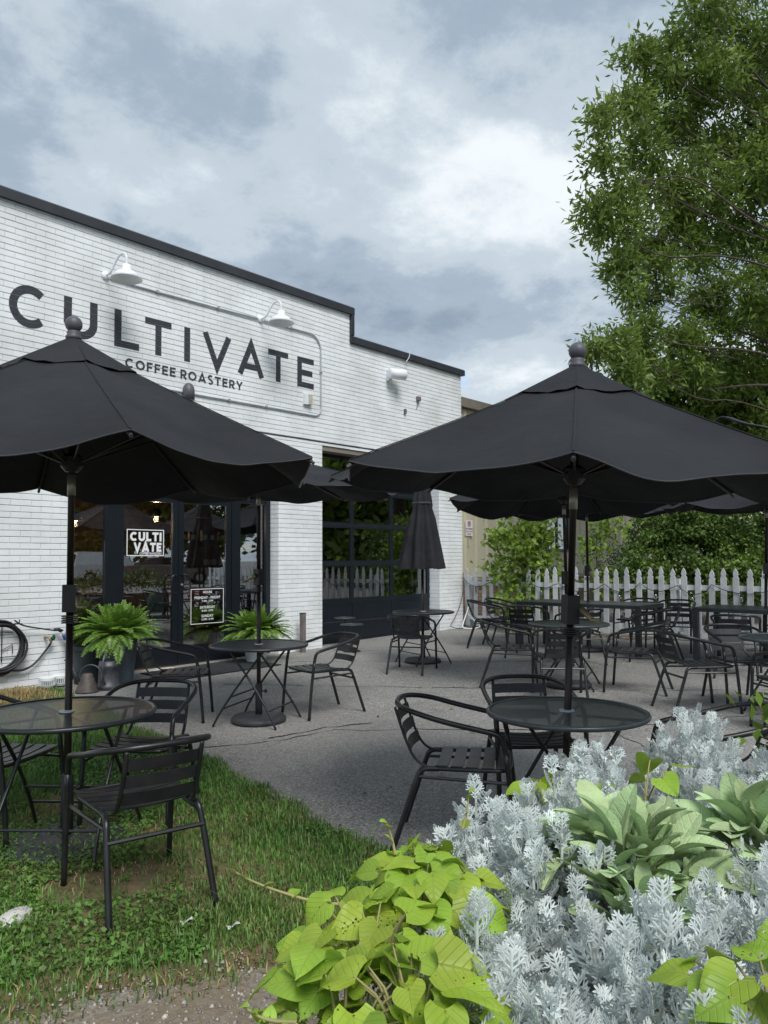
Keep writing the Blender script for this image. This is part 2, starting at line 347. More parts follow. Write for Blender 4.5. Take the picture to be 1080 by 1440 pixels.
def leaf_veins(m, amt, freq, light):
    nt = m.node_tree; N = nt.nodes; L = nt.links; b = N['Principled BSDF']; hs = b.inputs['Base Color'].links[0].from_socket
    tc = N.new('ShaderNodeTexCoord'); sp = N.new('ShaderNodeSeparateXYZ'); L.new(tc.outputs['Object'], sp.inputs[0])
    def mt(op, a, b_=None):
        x = N.new('ShaderNodeMath'); x.operation = op; x.use_clamp = False
        for i, v in enumerate((a, b_)):
            if v is None: continue
            if isinstance(v, (int, float)): x.inputs[i].default_value = v
            else: L.new(v, x.inputs[i])
        return x.outputs[0]
    ax = mt('ABSOLUTE', sp.outputs[0]); mid = mt('SUBTRACT', 1.0, mt('MINIMUM', mt('MULTIPLY', ax, 45), 1.0))
    sv = mt('POWER', mt('MAXIMUM', mt('SINE', mt('MULTIPLY', mt('SUBTRACT', sp.outputs[1], mt('MULTIPLY', ax, .85)), freq)), 0.0), 14)
    v = mt('MAXIMUM', mid, mt('MULTIPLY', sv, .7)); mx = N.new('ShaderNodeMix'); mx.data_type = 'RGBA'; L.new(mt('MULTIPLY', v, amt), mx.inputs[0]); L.new(hs, mx.inputs[6]); mx.inputs[7].default_value = (*light, 1)
    oi = N.new('ShaderNodeObjectInfo'); h2 = N.new('ShaderNodeHueSaturation'); L.new(mx.outputs[2], h2.inputs['Color']); h2.inputs['Hue'].default_value = .5
    L.new(mt('ADD', mt('MULTIPLY', oi.outputs['Random'], .03), .482), h2.inputs['Hue']); L.new(mt('ADD', mt('MULTIPLY', mt('FRACT', mt('MULTIPLY', oi.outputs['Random'], 17.3)), .5), .78), h2.inputs['Value'])
    for l in list(nt.links):
        if l.from_socket == hs and l.to_socket != mx.inputs[6]: L.new(h2.outputs[0], l.to_socket)
    bp = N.new('ShaderNodeBump'); bp.inputs['Strength'].default_value = .5; bp.inputs['Distance'].default_value = .004; bp.invert = True; L.new(v, bp.inputs['Height'])
    if b.inputs['Normal'].links: L.new(b.inputs['Normal'].links[0].from_socket, bp.inputs['Normal'])
    L.new(bp.outputs[0], b.inputs['Normal'])
def vine_leaf_mat():
    m = mat('lime_leaf', (.31,.45,.040), .45, vary=.18, vscale=9, trans=.35, dark=(.23,.39,.045), dscale=5, damt=.6)
    leaf_veins(m, .35, 34, (.48,.58,.15)); nt = m.node_tree; N = nt.nodes; L = nt.links; out = N['Material Output']; src = out.inputs[0].links[0].from_socket
    g = N.new('ShaderNodeNewGeometry'); v = N.new('ShaderNodeTexVoronoi'); v.inputs['Scale'].default_value = 110; L.new(g.outputs['Position'], v.inputs['Vector'])
    n2 = N.new('ShaderNodeTexNoise'); n2.inputs['Scale'].default_value = 9; L.new(g.outputs['Position'], n2.inputs['Vector'])
    t = N.new('ShaderNodeMapRange'); t.inputs[1].default_value = .44; t.inputs[2].default_value = .66; t.inputs[3].default_value = -.05; t.inputs[4].default_value = .36; L.new(n2.outputs[0], t.inputs[0])
    lt = N.new('ShaderNodeMath'); lt.operation = 'LESS_THAN'; L.new(v.outputs['Distance'], lt.inputs[0]); L.new(t.outputs[0], lt.inputs[1])
    tr = N.new('ShaderNodeBsdfTransparent'); s = N.new('ShaderNodeMixShader'); L.new(lt.outputs[0], s.inputs[0]); L.new(src, s.inputs[1]); L.new(tr.outputs[0], s.inputs[2]); L.new(s.outputs[0], out.inputs[0])
    return m
M['vine'] = vine_leaf_mat(); leaf_veins(M['lamb'], .45, 30, (.58,.65,.44))

# ---------------------------------------------------------------- ground
def sheet(name, m, xs, rows, lift):
    """rows: list of (y, x0, x1); a sheet that follows the slope of the paving"""
    b = MB(); n = 24
    for y, x0, x1 in rows:
        for i in range(n + 1):
            x = x0 + (x1 - x0) * i / n; b.v.append((x, y, gz(x) + lift))
    for j in range(len(rows) - 1):
        for i in range(n): b.f.append((j*(n+1)+i, j*(n+1)+i+1, (j+1)*(n+1)+i+1, (j+1)*(n+1)+i))
    return b.build(name, m)
gb = MB(); gx = [-1500, -6, 22, 1500]
for y in (-1500, 1500):
    for x in gx: gb.v.append((x, y, gz(x)))
gb.f = [(0,1,5,4), (1,2,6,5), (2,3,7,6)]
struct(gb.build('ground', M['asphalt']))
ey = [-3, 1.5, 2.79, 3.19, 3.87, 4.78, 5.57, 6.6, 7.4, 8.1, 8.6, 9.16]; ex = [3.2, 3.05, 3.0, 3.08, 3.2, 3.43, 3.6, 3.78, 3.98, 4.02, 4.12, 4.1]
def lawn_edge(y): return np.interp(y, ey, ex) + (fbm(np.asarray(y) * 2.5, 0, 3) - .5) * .22
def lawn_front(x): return 2.58 - .5 * (np.asarray(x) - 1.2) + (fbm(np.asarray(x) * 2.2, 1.7, 8) - .5) * .5
ys = np.linspace(1.2, 9.165, 90)
struct(sheet('lawn', M['dirt'], None, [(float(y), -4.0, float(lawn_edge(y))) for y in ys], .004))
b = MB(); nx, ny = 50, 8
for i in range(nx + 1):
    x = -4 + 6.7 * i / nx
    for j in range(ny + 1):
        y = -2.5 + (float(lawn_front(x)) + 2.5) * j / ny; b.v.append((x, y, gz(x) + .008))
for i in range(nx):
    for j in range(ny): b.f.append((i*(ny+1)+j, (i+1)*(ny+1)+j, (i+1)*(ny+1)+j+1, i*(ny+1)+j+1))
struct(b.build('gravel_path', M['gravel']))
def crack(pts, w, name='pavement_crack'):
    p = []; 
    for (x0, y0), (x1, y1) in zip(pts[:-1], pts[1:]):
        n = max(2, int(math.hypot(x1-x0, y1-y0) / .05))
        for i in range(n): p.append((x0 + (x1-x0)*i/n, y0 + (y1-y0)*i/n))
    b = MB(); 
    for i, (x, y) in enumerate(p):
        q = p[min(i+1, len(p)-1)]; o = p[max(i-1, 0)]; d = Vector((q[0]-o[0], q[1]-o[1])).normalized(); n = Vector((-d.y, d.x))
        j = (vnoise(i*.35, 0, 5) - .5) * .07 + (vnoise(i*1.1, 3, 6) - .5) * .03; ww = w * (.15 + 1.2 * float(vnoise(i*.5, 9, 2)))
        for s in (-1, 1): a = Vector((x, y)) + n * (j + s * ww); b.v.append((a.x, a.y, gz(a.x) + .0035))
    b.f = [(2*i, 2*i+1, 2*i+3, 2*i+2) for i in range(len(p)-1)]
    return struct(b.build(name, M['crack']))
for pts, w in (([(3.65,5.3),(4.2,4.95),(4.75,4.85),(5.4,4.05),(5.9,3.4),(6.3,3.05),(6.9,2.6),(7.8,2.1)], .009), ([(4.2,5.1),(4.75,5.0),(5.2,4.75)], .014),
               ([(5.6,7.6),(6.3,6.4),(7.0,5.3),(7.6,4.4),(8.3,3.3),(9.2,2.2),(9.8,1.5)], .009), ([(6.9,8.9),(7.9,7.5),(8.9,6.2),(9.6,5.2),(10.2,4.2)], .008),
               ([(8.6,8.6),(9.8,7.2),(11.2,6.0)], .007), ([(6.3,3.05),(5.6,2.2),(5.0,1.4)], .008), ([(9.3,1.6),(8.4,2.2),(7.9,2.1)], .012)): crack(pts, w)

# ---------------------------------------------------------------- brick building
YW = 9.17
bld = thing('brick_building', 'white painted brick shopfront with charcoal CULTIVATE lettering and dark roof coping', 'building', (0, 0, 0))
DX0, DX1, DZ = 4.47, 7.767, 2.95          # door opening
GX0, GX1, GZ = 8.70, 11.832, 3.42         # garage opening
XL, XJ, XR = -3.0, 9.36, 12.59; ZT1, ZT2 = 5.76, 5.27
m_ = MB(); ym = YW + .008; yb = YW + .32
for x0, x1, z0, z1 in ((XL, DX0, -.3, ZT1), (DX0, DX1 + .008, DZ, ZT1), (DX1 + .008, GX0, -.3, ZT1), (GX0, XJ, GZ, ZT1), (XJ, GX1 + .008, GZ, ZT2), (GX1 + .008, XR - .008, -.3, ZT2)): m_.box(x0, x1, ym, yb, z0, z1)
m_.build('mortar', M['mortar'], bld)
s_ = MB(); s_.box(XR - .33, XR - .008, yb, 21, -.3, 5.2).box(XL, XL + .3, yb, 21, -.3, 5.2).box(XL + .3, XR - .33, 20.7, 21, -.3, 5.2).box(XL + .3, XR - .33, yb, 20.7, 4.7, 4.9); s_.build('wall', M['mortar'], bld)
BW, BH, JT, JV = .236, .0645, .0085, .004; MOD = BH + JT
def row_z(i): return -.10 + i * MOD
bricks = []                                  # (x0,x1,z0,z1)
def spans(z):
    zt = ZT1
    if z < DZ - .01: a = [(XL, DX0)]
    else: a = [(XL, None)]
    if z < DZ - .01: a.append((DX1, GX0 if z < GZ - .01 else None))
    elif z < GZ - .01: a[-1] = (XL, GX0)
    if z < GZ - .01: a.append((GX1, XR))
    end = XJ if z > ZT2 - .02 else XR
    return [(p, end if q is None else q) for p, q in a]
i = 0
while row_z(i) + BH < ZT1 + .02:
    z0 = row_z(i); z1 = min(z0 + BH, ZT1 + .005)
    for (p, q) in spans(z0 + BH / 2):
        k0 = math.floor((p - XL) / (BW + JV)) - 1; x = XL + k0 * (BW + JV) + (0 if i % 2 else -(BW + JV) / 2)
        while x < q:
            a, c = max(x, p), min(x + BW, q)
            if c - a > .02: bricks.append((a, c, z0, z1))
            x += BW + JV
    i += 1
def visible_rank(bk):
    x = (bk[0] + bk[1]) / 2; z = (bk[2] + bk[3]) / 2
    if x < 3.5: return 99
    hid = (x < 5.2 and 2.25 < z < 3.95)
    return x + (50 if hid else 0)
order = sorted(range(len(bricks)), key=lambda k: visible_rank(bricks[k]))
near = [k for k in order if visible_rank(bricks[k]) < 40 and bricks[k][1] - bricks[k][0] > .22][:300]; ns = set(near)
def brick_box(w, h, d, ch=.0025):
    return MB().add([(0,d,0),(w,d,0),(w,d,h),(0,d,h),(0,ch,0),(w,ch,0),(w,ch,h),(0,ch,h),(ch,0,ch),(w-ch,0,ch),(w-ch,0,h-ch),(ch,0,h-ch)],
                    [(8,9,10,11),(4,5,9,8),(5,6,10,9),(6,7,11,10),(7,4,8,11),(0,1,5,4),(1,2,6,5),(2,3,7,6),(3,0,4,7)])
bm0 = brick_box(BW, BH, .04).mesh('brick', M['brick'])
rb = random.Random(3)
for k in near:
    x0, x1, z0, z1 = bricks[k]
    link('brick', bm0, bld, (x0, YW - rb.uniform(0, .0025), z0 + rb.uniform(-.001, .001)), None, ((x1 - x0) / BW, 1, (z1 - z0) / BH))
rest = MB()
for k, (x0, x1, z0, z1) in enumerate(bricks):
    if k in ns: continue
    t = brick_box(x1 - x0, z1 - z0, .04); o = Vector((x0, YW - rb.uniform(0, .0025), z0 + rb.uniform(-.001, .001)))
    rest.add([Vector(v) + o for v in t.v], t.f)
# reveals: the pieces of brick that turn the corner into the openings
for xr, zt in ((DX1, DZ), (GX1, GZ)):
    i = 0
    while row_z(i) < zt - .03:
        z0 = row_z(i); z1 = min(z0 + BH, zt)
        for ya, yb2 in (((YW + .042, YW + .14), (YW + .15, YW + .30)) if i % 2 else ((YW + .042, YW + .245), (YW + .255, YW + .30))):
            rest.box(xr - rb.uniform(0, .002), xr + .03, ya, yb2, z0, z1)
        i += 1
stuff(rest.build('brickwork', M['brick'], bld))
# coping
c = MB()
c.prism([(XL - .05, YW - .06, 5.745), (XL - .05, YW - .06, 5.86), (XL - .05, YW - .03, 5.885), (XL - .05, YW + .36, 5.885), (XL - .05, YW + .36, 5.745)], (XJ + .06 - XL + .05, 0, 0))
c.build('coping', M['coping'], bld)
c = MB(); c.box(XJ - .012, XJ + .058, YW - .055, YW + .355, 5.385, 5.743); c.build('coping', M['coping'], bld)
c = MB(); c.prism([(XJ - .012, YW - .06, 5.255), (XJ - .012, YW - .06, 5.36), (XJ - .012, YW - .03, 5.383), (XJ - .012, YW + .36, 5.383), (XJ - .012, YW + .36, 5.255)], (XR + .06 - XJ + .012, 0, 0))
c.build('coping', M['coping'], bld)
MB().box(XL, XJ - .02, YW - .022, YW - .004, 5.722, 5.743).build('trim', M['conduit'], bld)
MB().box(6.3, GX1 + .02, YW - .008, YW + .03, 3.452, 3.468).build('flashing', M['coping'], bld)
MB().box(GX0 + .002, GX1 - .002, YW + .02, YW + .25, 3.325, 3.418).build('lintel', M['eave'], bld)

# ---- lettering: every letter is built of strokes
def arc(cx, cy, rx, ry, a0, a1, n=14): return [(cx + rx * math.cos(R(a0 + (a1 - a0) * i / n)), cy + ry * math.sin(R(a0 + (a1 - a0) * i / n))) for i in range(n + 1)]
def glyph(ch, t):
    """strokes in a box of height 1; returns (width, [polylines on the stroke centre line])"""
    h = t / 2
    if ch == 'C': r = .5 - h; return .92, [arc(.5, .5, r, r, 47, 313, 22)]
    if ch == 'O': r = .5 - h; return 1.0, [arc(.5, .5, r, r, 90, 450, 28)]
    if ch == 'U': return .84, [[(h, 1), (h, .42)] + arc(.42, .42, .42 - h, .42 - h, 180, 360, 14) + [(.84 - h, .42), (.84 - h, 1)]]
    if ch == 'L': return .66, [[(h, 1), (h, h), (.66, h)]]
    if ch == 'T': return .80, [[(0, 1 - h), (.80, 1 - h)], [(.40, 1 - t), (.40, 0)]]
    if ch == 'I': return t, [[(h, 1), (h, 0)]]
    if ch == 'V': return 1.0, [[(h * .95, 1), (.5, h * .35), (1 - h * .95, 1)]]
    if ch == 'A': return 1.0, [[(h * .95, 0), (.5, 1 - h * .35), (1 - h * .95, 0)], [(.24, .28), (.76, .28)]]
    if ch == 'E': return .68, [[(.68, 1 - h), (h, 1 - h), (h, h), (.68, h)], [(t, .5), (.62, .5)]]
    if ch == 'F': return .66, [[(.66, 1 - h), (h, 1 - h), (h, 0)], [(t, .48), (.60, .48)]]
    if ch == 'R': return .74, [[(h, 0), (h, 1 - h), (.42, 1 - h)] + arc(.42, .66, .32 - h, .34 - h, 90, -90, 10)[1:] + [(t, .32 + h)], [(.40, .32), (.70, 0)]]
    if ch == 'S': return .68, [arc(.34, .735, .34 - h, .265 - h * .6, 35, 265, 12)[:-1] + arc(.34, .265, .34 - h, .265 - h * .6 + .0, 85, -145, 12)]
    if ch == 'Y': return .88, [[(h * .9, 1), (.44, .42), (.88 - h * .9, 1)], [(.44, .42), (.44, 0)]]
    return .3, []
def ribbon(poly, t):
    poly = [p for i, p in enumerate(poly) if i == 0 or math.dist(p, poly[i-1]) > 1e-6]; closed = math.dist(poly[0], poly[-1]) < 1e-6; P = [Vector(p) for p in (poly[:-1] if closed else poly)]; n = len(P); L_, R_ = [], []
    for i in range(n):
        a = P[i] - P[i-1] if (i or closed) else P[1] - P[0]; c = P[(i+1) % n] - P[i] if (i < n-1 or closed) else P[i] - P[i-1]
        a, c = a.normalized(), c.normalized(); na, nc = Vector((-a.y, a.x)), Vector((-c.y, c.x)); m = (na + nc).normalized(); k = t / 2 / max(.35, m.dot(na))
        L_.append(P[i] + m * k); R_.append(P[i] - m * k)
    return L_ + R_, [(i, (i+1) % n, n + (i+1) % n, n + i) for i in range(n if closed else n - 1)]
def letter_bm(ch, t, x0, z0, w, h, y):
    bm = bmesh.new(); gw, st = glyph(ch, t)
    for j, pl in enumerate(st):
        vs, fs = ribbon(pl, t); bv = [bm.verts.new((x0 + v.x / gw * w, y - j * .0004, z0 + v.y * h)) for v in vs]
        for f in fs:
            try: bm.faces.new([bv[i] for i in f])
            except ValueError: pass
    return bm
def wall_letter(ch, t, x0, x1, z0, z1):
    """front strips on the brick faces, and the same letter down in the joints"""
    me = bpy.data.meshes.new('letter'); bm = letter_bm(ch, t, x0, z0, x1 - x0, z1 - z0, YW - .0038)
    def cut(co, no, faces):
        g = set(faces)
        for f in faces: g |= set(f.edges) | set(f.verts)
        bmesh.ops.bisect_plane(bm, geom=list(g), dist=1e-6, plane_co=co, plane_no=no)
    i0 = int((z0 + .1) / MOD) - 1; i1 = int((z1 + .1) / MOD) + 2
    for i in range(i0, i1):
        for zz in (row_z(i) + .0005, row_z(i) + BH - .0005): cut((0, 0, zz), (0, 0, 1), bm.faces[:])
    dead = []
    for f in bm.faces:
        q = f.calc_center_median(); i = math.floor((q.z + .10) / MOD)
        if q.z > row_z(i) + BH - .0005 or q.z < row_z(i) + .0005: dead.append(f)
    bmesh.ops.delete(bm, geom=dead, context='FACES')
    b2 = letter_bm(ch, t, x0, z0, x1 - x0, z1 - z0, YW + .0060); tmp = bpy.data.meshes.new('t'); b2.to_mesh(tmp); bm.from_mesh(tmp); bpy.data.meshes.remove(tmp)
    for f in bm.faces:
        if f.normal.y > 0: f.normal_flip()
    bm.to_mesh(me); bm.free(); b2.free(); me.materials.append(M['letter']); return link('letter', me, bld)
for ch, a, c_ in (('C', 3.657, 4.11), ('U', 4.316, 4.755), ('L', 4.987, 5.345), ('T', 5.43, 5.835), ('I', 6.040, 6.137), ('V', 6.345, 6.848), ('A', 6.965, 7.468), ('T', 7.548, 7.955), ('E', 8.148, 8.508)):
    lo, hi = (4.30, 4.79) if ch not in 'CU' else (4.285 if ch == 'C' else 4.29, 4.80 if ch == 'C' else 4.79)
    wall_letter(ch, .195 if ch in 'CUI' else .185, a, c_, lo, hi)
word = 'COFFEE ROASTERY'; tw = .21; gap = .20; adv = []; X_ = 0
for ch in word:
    if ch == ' ': X_ += .36; continue
    w_ = glyph(ch, tw)[0]; adv.append((ch, X_, w_)); X_ += w_ + gap
sc_ = (7.06 - 5.145) / (X_ - gap)
for ch, x_, w_ in adv: wall_letter(ch, tw, 5.145 + x_ * sc_, 5.145 + (x_ + w_) * sc_, 4.046, 4.176)

# ---- small flat print (decals, cards)
def text_mesh(body, size, m, bold=0, align='CENTER'):
    cu = bpy.data.curves.new('print', 'FONT'); cu.body = body; cu.size = size; cu.align_x = align; cu.offset = bold; cu.resolution_u = 2
    o = bpy.data.objects.new('print', cu); col.objects.link(o); dg = bpy.context.evaluated_depsgraph_get()
    me = bpy.data.meshes.new_from_object(o.evaluated_get(dg)); bpy.data.objects.remove(o); bpy.data.curves.remove(cu)
    me.materials.clear(); me.materials.append(m); return me
def print_on(name, body, size, m, parent, loc, bold=0, sx=1, rot=(R(90), 0, 0), align='CENTER'):
    me = text_mesh(body, size, m, bold, align); me.name = name; return link(name, me, parent, loc, rot, (sx, 1, 1))
def frame_mb(x0, x1, z0, z1, t, y0, y1):
    return MB().box(x0, x1, y0, y1, z0, z0 + t).box(x0, x1, y0, y1, z1 - t, z1).box(x0, x0 + t, y0, y1, z0 + t, z1 - t).box(x1 - t, x1, y0, y1, z0 + t, z1 - t)

# ---- entrance: two glazed doors between side windows
YD = 9.40; zf = gz(6.1)
MB().box(DX0, DX1, YD - .03, YD + .06, 2.42, 2.50).build('transom_bar', M['frame'], bld)
for x0, x1 in ((4.472, 4.54), (5.021, 5.186), (7.025, 7.183), (7.68, 7.764)): MB().box(x0, x1, YD - .035, YD + .065, -.02, DZ - .002).build('door_post', M['frame'], bld)
for x0, x1 in ((4.54, 5.021), (5.186, 7.025), (7.183, 7.68)):
    w = MB().box(x0, x1, YD - .02, YD + .05, DZ - .08, DZ - .003).build('transom_window', M['frame'], bld)
    MB().box(x0 + .002, x1 - .002, YD + .012, YD + .018, 2.502, DZ - .082).build('pane', M['glass'], w)
for x0, x1 in ((4.54, 5.021), (7.183, 7.68)):
    w = MB().box(x0, x1, YD - .02, YD + .05, zf - .05, zf + .30).box(x0, x1, YD - .02, YD + .05, 2.38, 2.418).build('side_window', M['frame'], bld)
    MB().box(x0 + .002, x1 - .002, YD + .012, YD + .018, zf + .302, 2.378).build('pane', M['glass'], w)
doors = []
for x0, x1, hx in ((5.19, 6.105, 6.06), (6.112, 7.022, 6.165)):
    d = MB()
    d.box(x0, x0 + .085, YD - .025, YD + .025, zf + .02, 2.415).box(x1 - .085, x1, YD - .025, YD + .025, zf + .02, 2.415)
    d.box(x0 + .085, x1 - .085, YD - .025, YD + .025, zf + .02, zf + .27).box(x0 + .085, x1 - .085, YD - .025, YD + .025, 2.32, 2.415)
    dr = d.build('door', M['frame'], bld); doors.append(dr)
    MB().box(x0 + .087, x1 - .087, YD - .003, YD + .003, zf + .272, 2.318).build('pane', M['glass'], dr)
    s = -1 if hx < 6.11 else 1
    MB().tube(chaikin([(hx, YD - .025, 1.05), (hx, YD - .085, 1.05), (hx + s * .10, YD - .085, 1.06), (hx + s * .10, YD - .085, 1.30), (hx, YD - .085, 1.31), (hx, YD - .025, 1.31)], 2), .011, 8).build('handle', M['frame'], dr, True)
MB().lathe([(.016, 0), (.016, .02)], 10).build('lock', M['alu'], doors[1], False, loc=(6.16, YD - .027, 1.17), rot=(R(90), 0, 0))
struct(MB().box(DX0, DX1, YW - .02, YD + .10, -.15, zf - .002).build('door_sill', M['concrete']))
# decals
yd = YD - .006
f = frame_mb(5.323, 5.887, 1.573, 1.935, .012, yd - .001, yd); f.build('sign_border', M['decal'], doors[0])
def decal_word(word, x0, x1, z0, z1, t, gp):
    tot = sum(glyph(c, t)[0] for c in word) + gp * (len(word) - 1); k = (x1 - x0) / tot; x = x0
    b = bmesh.new()
    for c in word:
        w = glyph(c, t)[0]; q = letter_bm(c, t, x, z0, w * k, z1 - z0, yd - .0014); tm = bpy.data.meshes.new('t'); q.to_mesh(tm); b.from_mesh(tm); bpy.data.meshes.remove(tm); q.free(); x += (w + gp) * k
    me = bpy.data.meshes.new('sign_word'); b.to_mesh(me); b.free(); me.materials.append(M['decal']); link('sign_word', me, doors[0])
decal_word('CULTI', 5.372, 5.848, 1.775, 1.898, .26, .14); decal_word('VATE', 5.425, 5.848, 1.632, 1.756, .26, .12)
print_on('sign_word', 'COFFEE ROASTERS', .040, M['decal'], doors[0], (5.682, yd - .0014, 1.594), .0006)
frame_mb(6.33, 6.90, .594, 1.10, .009, yd - .001, yd).build('sign_border', M['decal'], doors[1])
for txt, z, s in (('HOURS', 1.035, .048), ('MONDAY - FRIDAY', .955, .052), ('7 AM - 5 PM', .910, .038), ('SATURDAY', .815, .052), ('8 AM - 5 PM', .770, .038), ('SUNDAY', .690, .052), ('12 PM - 5 PM', .645, .038)):
    print_on('sign_word', txt, s, M['decal'], doors[1], (6.615, yd - .0014, z), .0009)
oc = thing('open_sign', 'pale green OPEN card hung inside the narrow window right of the doors', 'sign', (7.35, YD + .03, 1.79))
MB().box(-.145, .145, -.002, .002, -.10, .11).build('card', M['openpaper'], oc)
MB().box(-.15, .15, .0025, .006, -.11, .12).build('border', M['beige'], oc)
print_on('lettering', 'OPEN', .105, M['ink'], oc, (0, -.0035, -.03), .001)
print_on('lettering', 'come on in', .03, M['ink'], oc, (0, -.0035, .07))

# ---- garage door
YG = 9.44; g0 = gz(10.2) + .005
def part_root(name, parent): 
    o = bpy.data.objects.new(name, None); col.objects.link(o); o.parent = parent; return o
gd = part_root('garage_door', bld)
zr = [.80, 1.45, 2.115, 2.72, 3.32]
for i, z in enumerate(zr): MB().box(8.5, GX1 + .003, YG - .022, YG + .03, z - .05, z + .05 if i < 4 else z + .10).build('rail', M['garage'], gd)
for z in (1.455, 2.12, 2.725): MB().box(8.5, GX1 + .003, YG - .0235, YG - .020, z - .003, z + .003).build('joint', M['dark'], gd)
for i in range(4):
    for x in (8.60, 9.66, 10.71, 11.80): MB().box(x - .04, x + .04 if x < 11.7 else GX1 + .003, YG - .02, YG + .028, zr[i] + .05, zr[i+1] - .05).build('mullion', M['garage'], gd)
    for a, c_ in ((8.64, 9.62), (9.70, 10.67), (10.75, 11.76)): MB().box(a, c_, YG + .002, YG + .008, zr[i] + .05, zr[i+1] - .05).build('pane', M['garage_glass'], gd)
for a, c_ in ((8.5, 9.655), (9.665, 10.705), (10.715, GX1 + .003)):
    p = MB().box(a, c_, YG - .015, YG + .028, g0 + .03, .75).build('panel', M['garage'], gd); 
MB().box(8.5, GX1 + .003, YG - .018, YG - .0152, .44, .452).build('joint', M['dark'], gd)
MB().box(8.5, GX1 + .003, YG - .03, YG + .03, g0 - .03, g0 + .028).build('seal', M['frame'], gd)

# ---- room behind the glass
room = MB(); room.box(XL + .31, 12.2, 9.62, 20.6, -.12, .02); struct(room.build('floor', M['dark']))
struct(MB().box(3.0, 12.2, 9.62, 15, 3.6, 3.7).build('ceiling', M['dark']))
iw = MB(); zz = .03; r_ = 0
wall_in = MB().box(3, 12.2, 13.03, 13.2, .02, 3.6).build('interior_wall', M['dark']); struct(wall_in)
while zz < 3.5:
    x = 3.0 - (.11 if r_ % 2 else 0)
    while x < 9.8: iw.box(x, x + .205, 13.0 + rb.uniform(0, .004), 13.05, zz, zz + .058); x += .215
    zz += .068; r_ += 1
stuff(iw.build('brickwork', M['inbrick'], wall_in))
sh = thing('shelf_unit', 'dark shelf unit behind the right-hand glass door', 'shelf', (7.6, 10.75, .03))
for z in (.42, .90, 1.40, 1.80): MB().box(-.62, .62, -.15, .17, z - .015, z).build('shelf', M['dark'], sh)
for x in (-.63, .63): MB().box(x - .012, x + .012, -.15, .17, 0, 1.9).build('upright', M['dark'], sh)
mugs = ['white mug leftmost on the shelf behind the door', 'second white mug from the left behind the door', 'third white mug from the left behind the door', 'white mug rightmost on the shelf behind the door']
for i, x in enumerate((7.49, 7.63, 7.79, 7.935)):
    t = thing('mug', mugs[i], 'mug', (x, 10.68, 1.432), 0, 'white mugs on the shop shelf')
    MB().lathe([(.036, 0), (.042, .01), (.043, .10), (.039, .10), (.037, .02)], 16).build('cup', M['mug'], t, True)
    MB().tube(chaikin([(.042, 0, .08), (.075, 0, .075), (.075, 0, .035), (.042, 0, .025)], 2), .006, 6).build('handle', M['mug'], t, True)
for i, (x, h) in enumerate(((7.05, .17), (7.22, .15), (7.46, .19), (7.60, .16), (7.80, .18), (7.97, .16))):
    t = thing('coffee_bag', f'dark pale-labelled coffee bag, {["leftmost","second from left","third from left","fourth from left","fifth from left","rightmost"][i]} on the shelf behind the door', 'bag', (x, 10.70, 1.832), 0, 'coffee bags on the top shelf')
    MB().add([(-.05,-.035,0),(.05,-.035,0),(.05,.035,0),(-.05,.035,0),(-.052,-.03,h*.75),(.052,-.03,h*.75),(.052,.03,h*.75),(-.052,.03,h*.75),(-.05,-.004,h),(.05,-.004,h),(.05,.004,h),(-.05,.004,h)],
             [(0,3,2,1),(0,1,5,4),(1,2,6,5),(2,3,7,6),(3,0,4,7),(4,5,9,8),(5,6,10,9),(6,7,11,10),(7,4,8,11),(8,9,10,11)]).build('pouch', M['bag'], t)
    MB().box(-.035, .035, -.042, -.0365, .02, .10).build('label', M['mug'], t)
rk = thing('clothes_rack', 'dark clothes rack with shirts behind the glass doors', 'rack', (6.9, 10.3, .03))
MB().tube([(-.75, 0, 1.16), (.55, 0, 1.16)], .012, 8).build('rail', M['frame'], rk)
for x in (-.74, .54): MB().tube([(x, 0, 0), (x, 0, 1.16)], .014, 8).build('leg', M['frame'], rk); MB().tube([(x, -.22, .015), (x, .22, .015)], .014, 8).build('foot', M['frame'], rk)
def shirt(x, z, m, name, lab, w=.17, h=.62, ry=.5):
    t = thing('shirt', lab, 'shirt', (x, 10.27, z), ry, 'shirts on the clothes rack')
    b = MB(); n = 14
    prof = [(.10, 0), (w * .75, -.05), (w, -.12), (w * .92, -.25), (w * .95, -h * .7), (w, -h)]
    for (a, zz_) in prof:
        for k in range(n):
            th = 2 * math.pi * k / n; b.v.append((a * math.cos(th), .045 * math.sin(th) * (1 + .4 * math.sin(5 * th + zz_ * 9)), zz_))
    for i in range(len(prof) - 1):
        for k in range(n): b.f.append((i*n + k, i*n + (k+1) % n, (i+1)*n + (k+1) % n, (i+1)*n + k))
    b.build('torso', m, t, True)
    for s in (-1, 1): MB().tube([(s * w * .7, 0, -.06), (s * w * 1.15, 0, -.18), (s * w * 1.25, 0, -.30)], [.05, .055, .05], 8).build('sleeve', m, t, True)
    MB().tube(chaikin([(-.10, 0, -.02), (0, 0, .04), (0, 0, .09)], 1), .004, 5).build('hanger', M['frame'], t)
shirt(6.34, 1.08, M['shirt_blue'], '', 'light blue shirt on the rack behind the left door')
for i, x in enumerate((6.60, 6.72)): shirt(x, 1.08, M['shirt_red'], '', ['coral shirt on the rack beside the blue one', 'second coral shirt from the blue one, behind the door gap'][i], ry=1.0)
for i, x in enumerate((6.92, 7.06, 7.2)): shirt(x, 1.08, M['shirt_red'], '', ['coral shirt on the rack left of the hours sign', 'coral shirt on the rack behind the hours sign', 'coral shirt at the far end of the rack'][i], ry=.9)
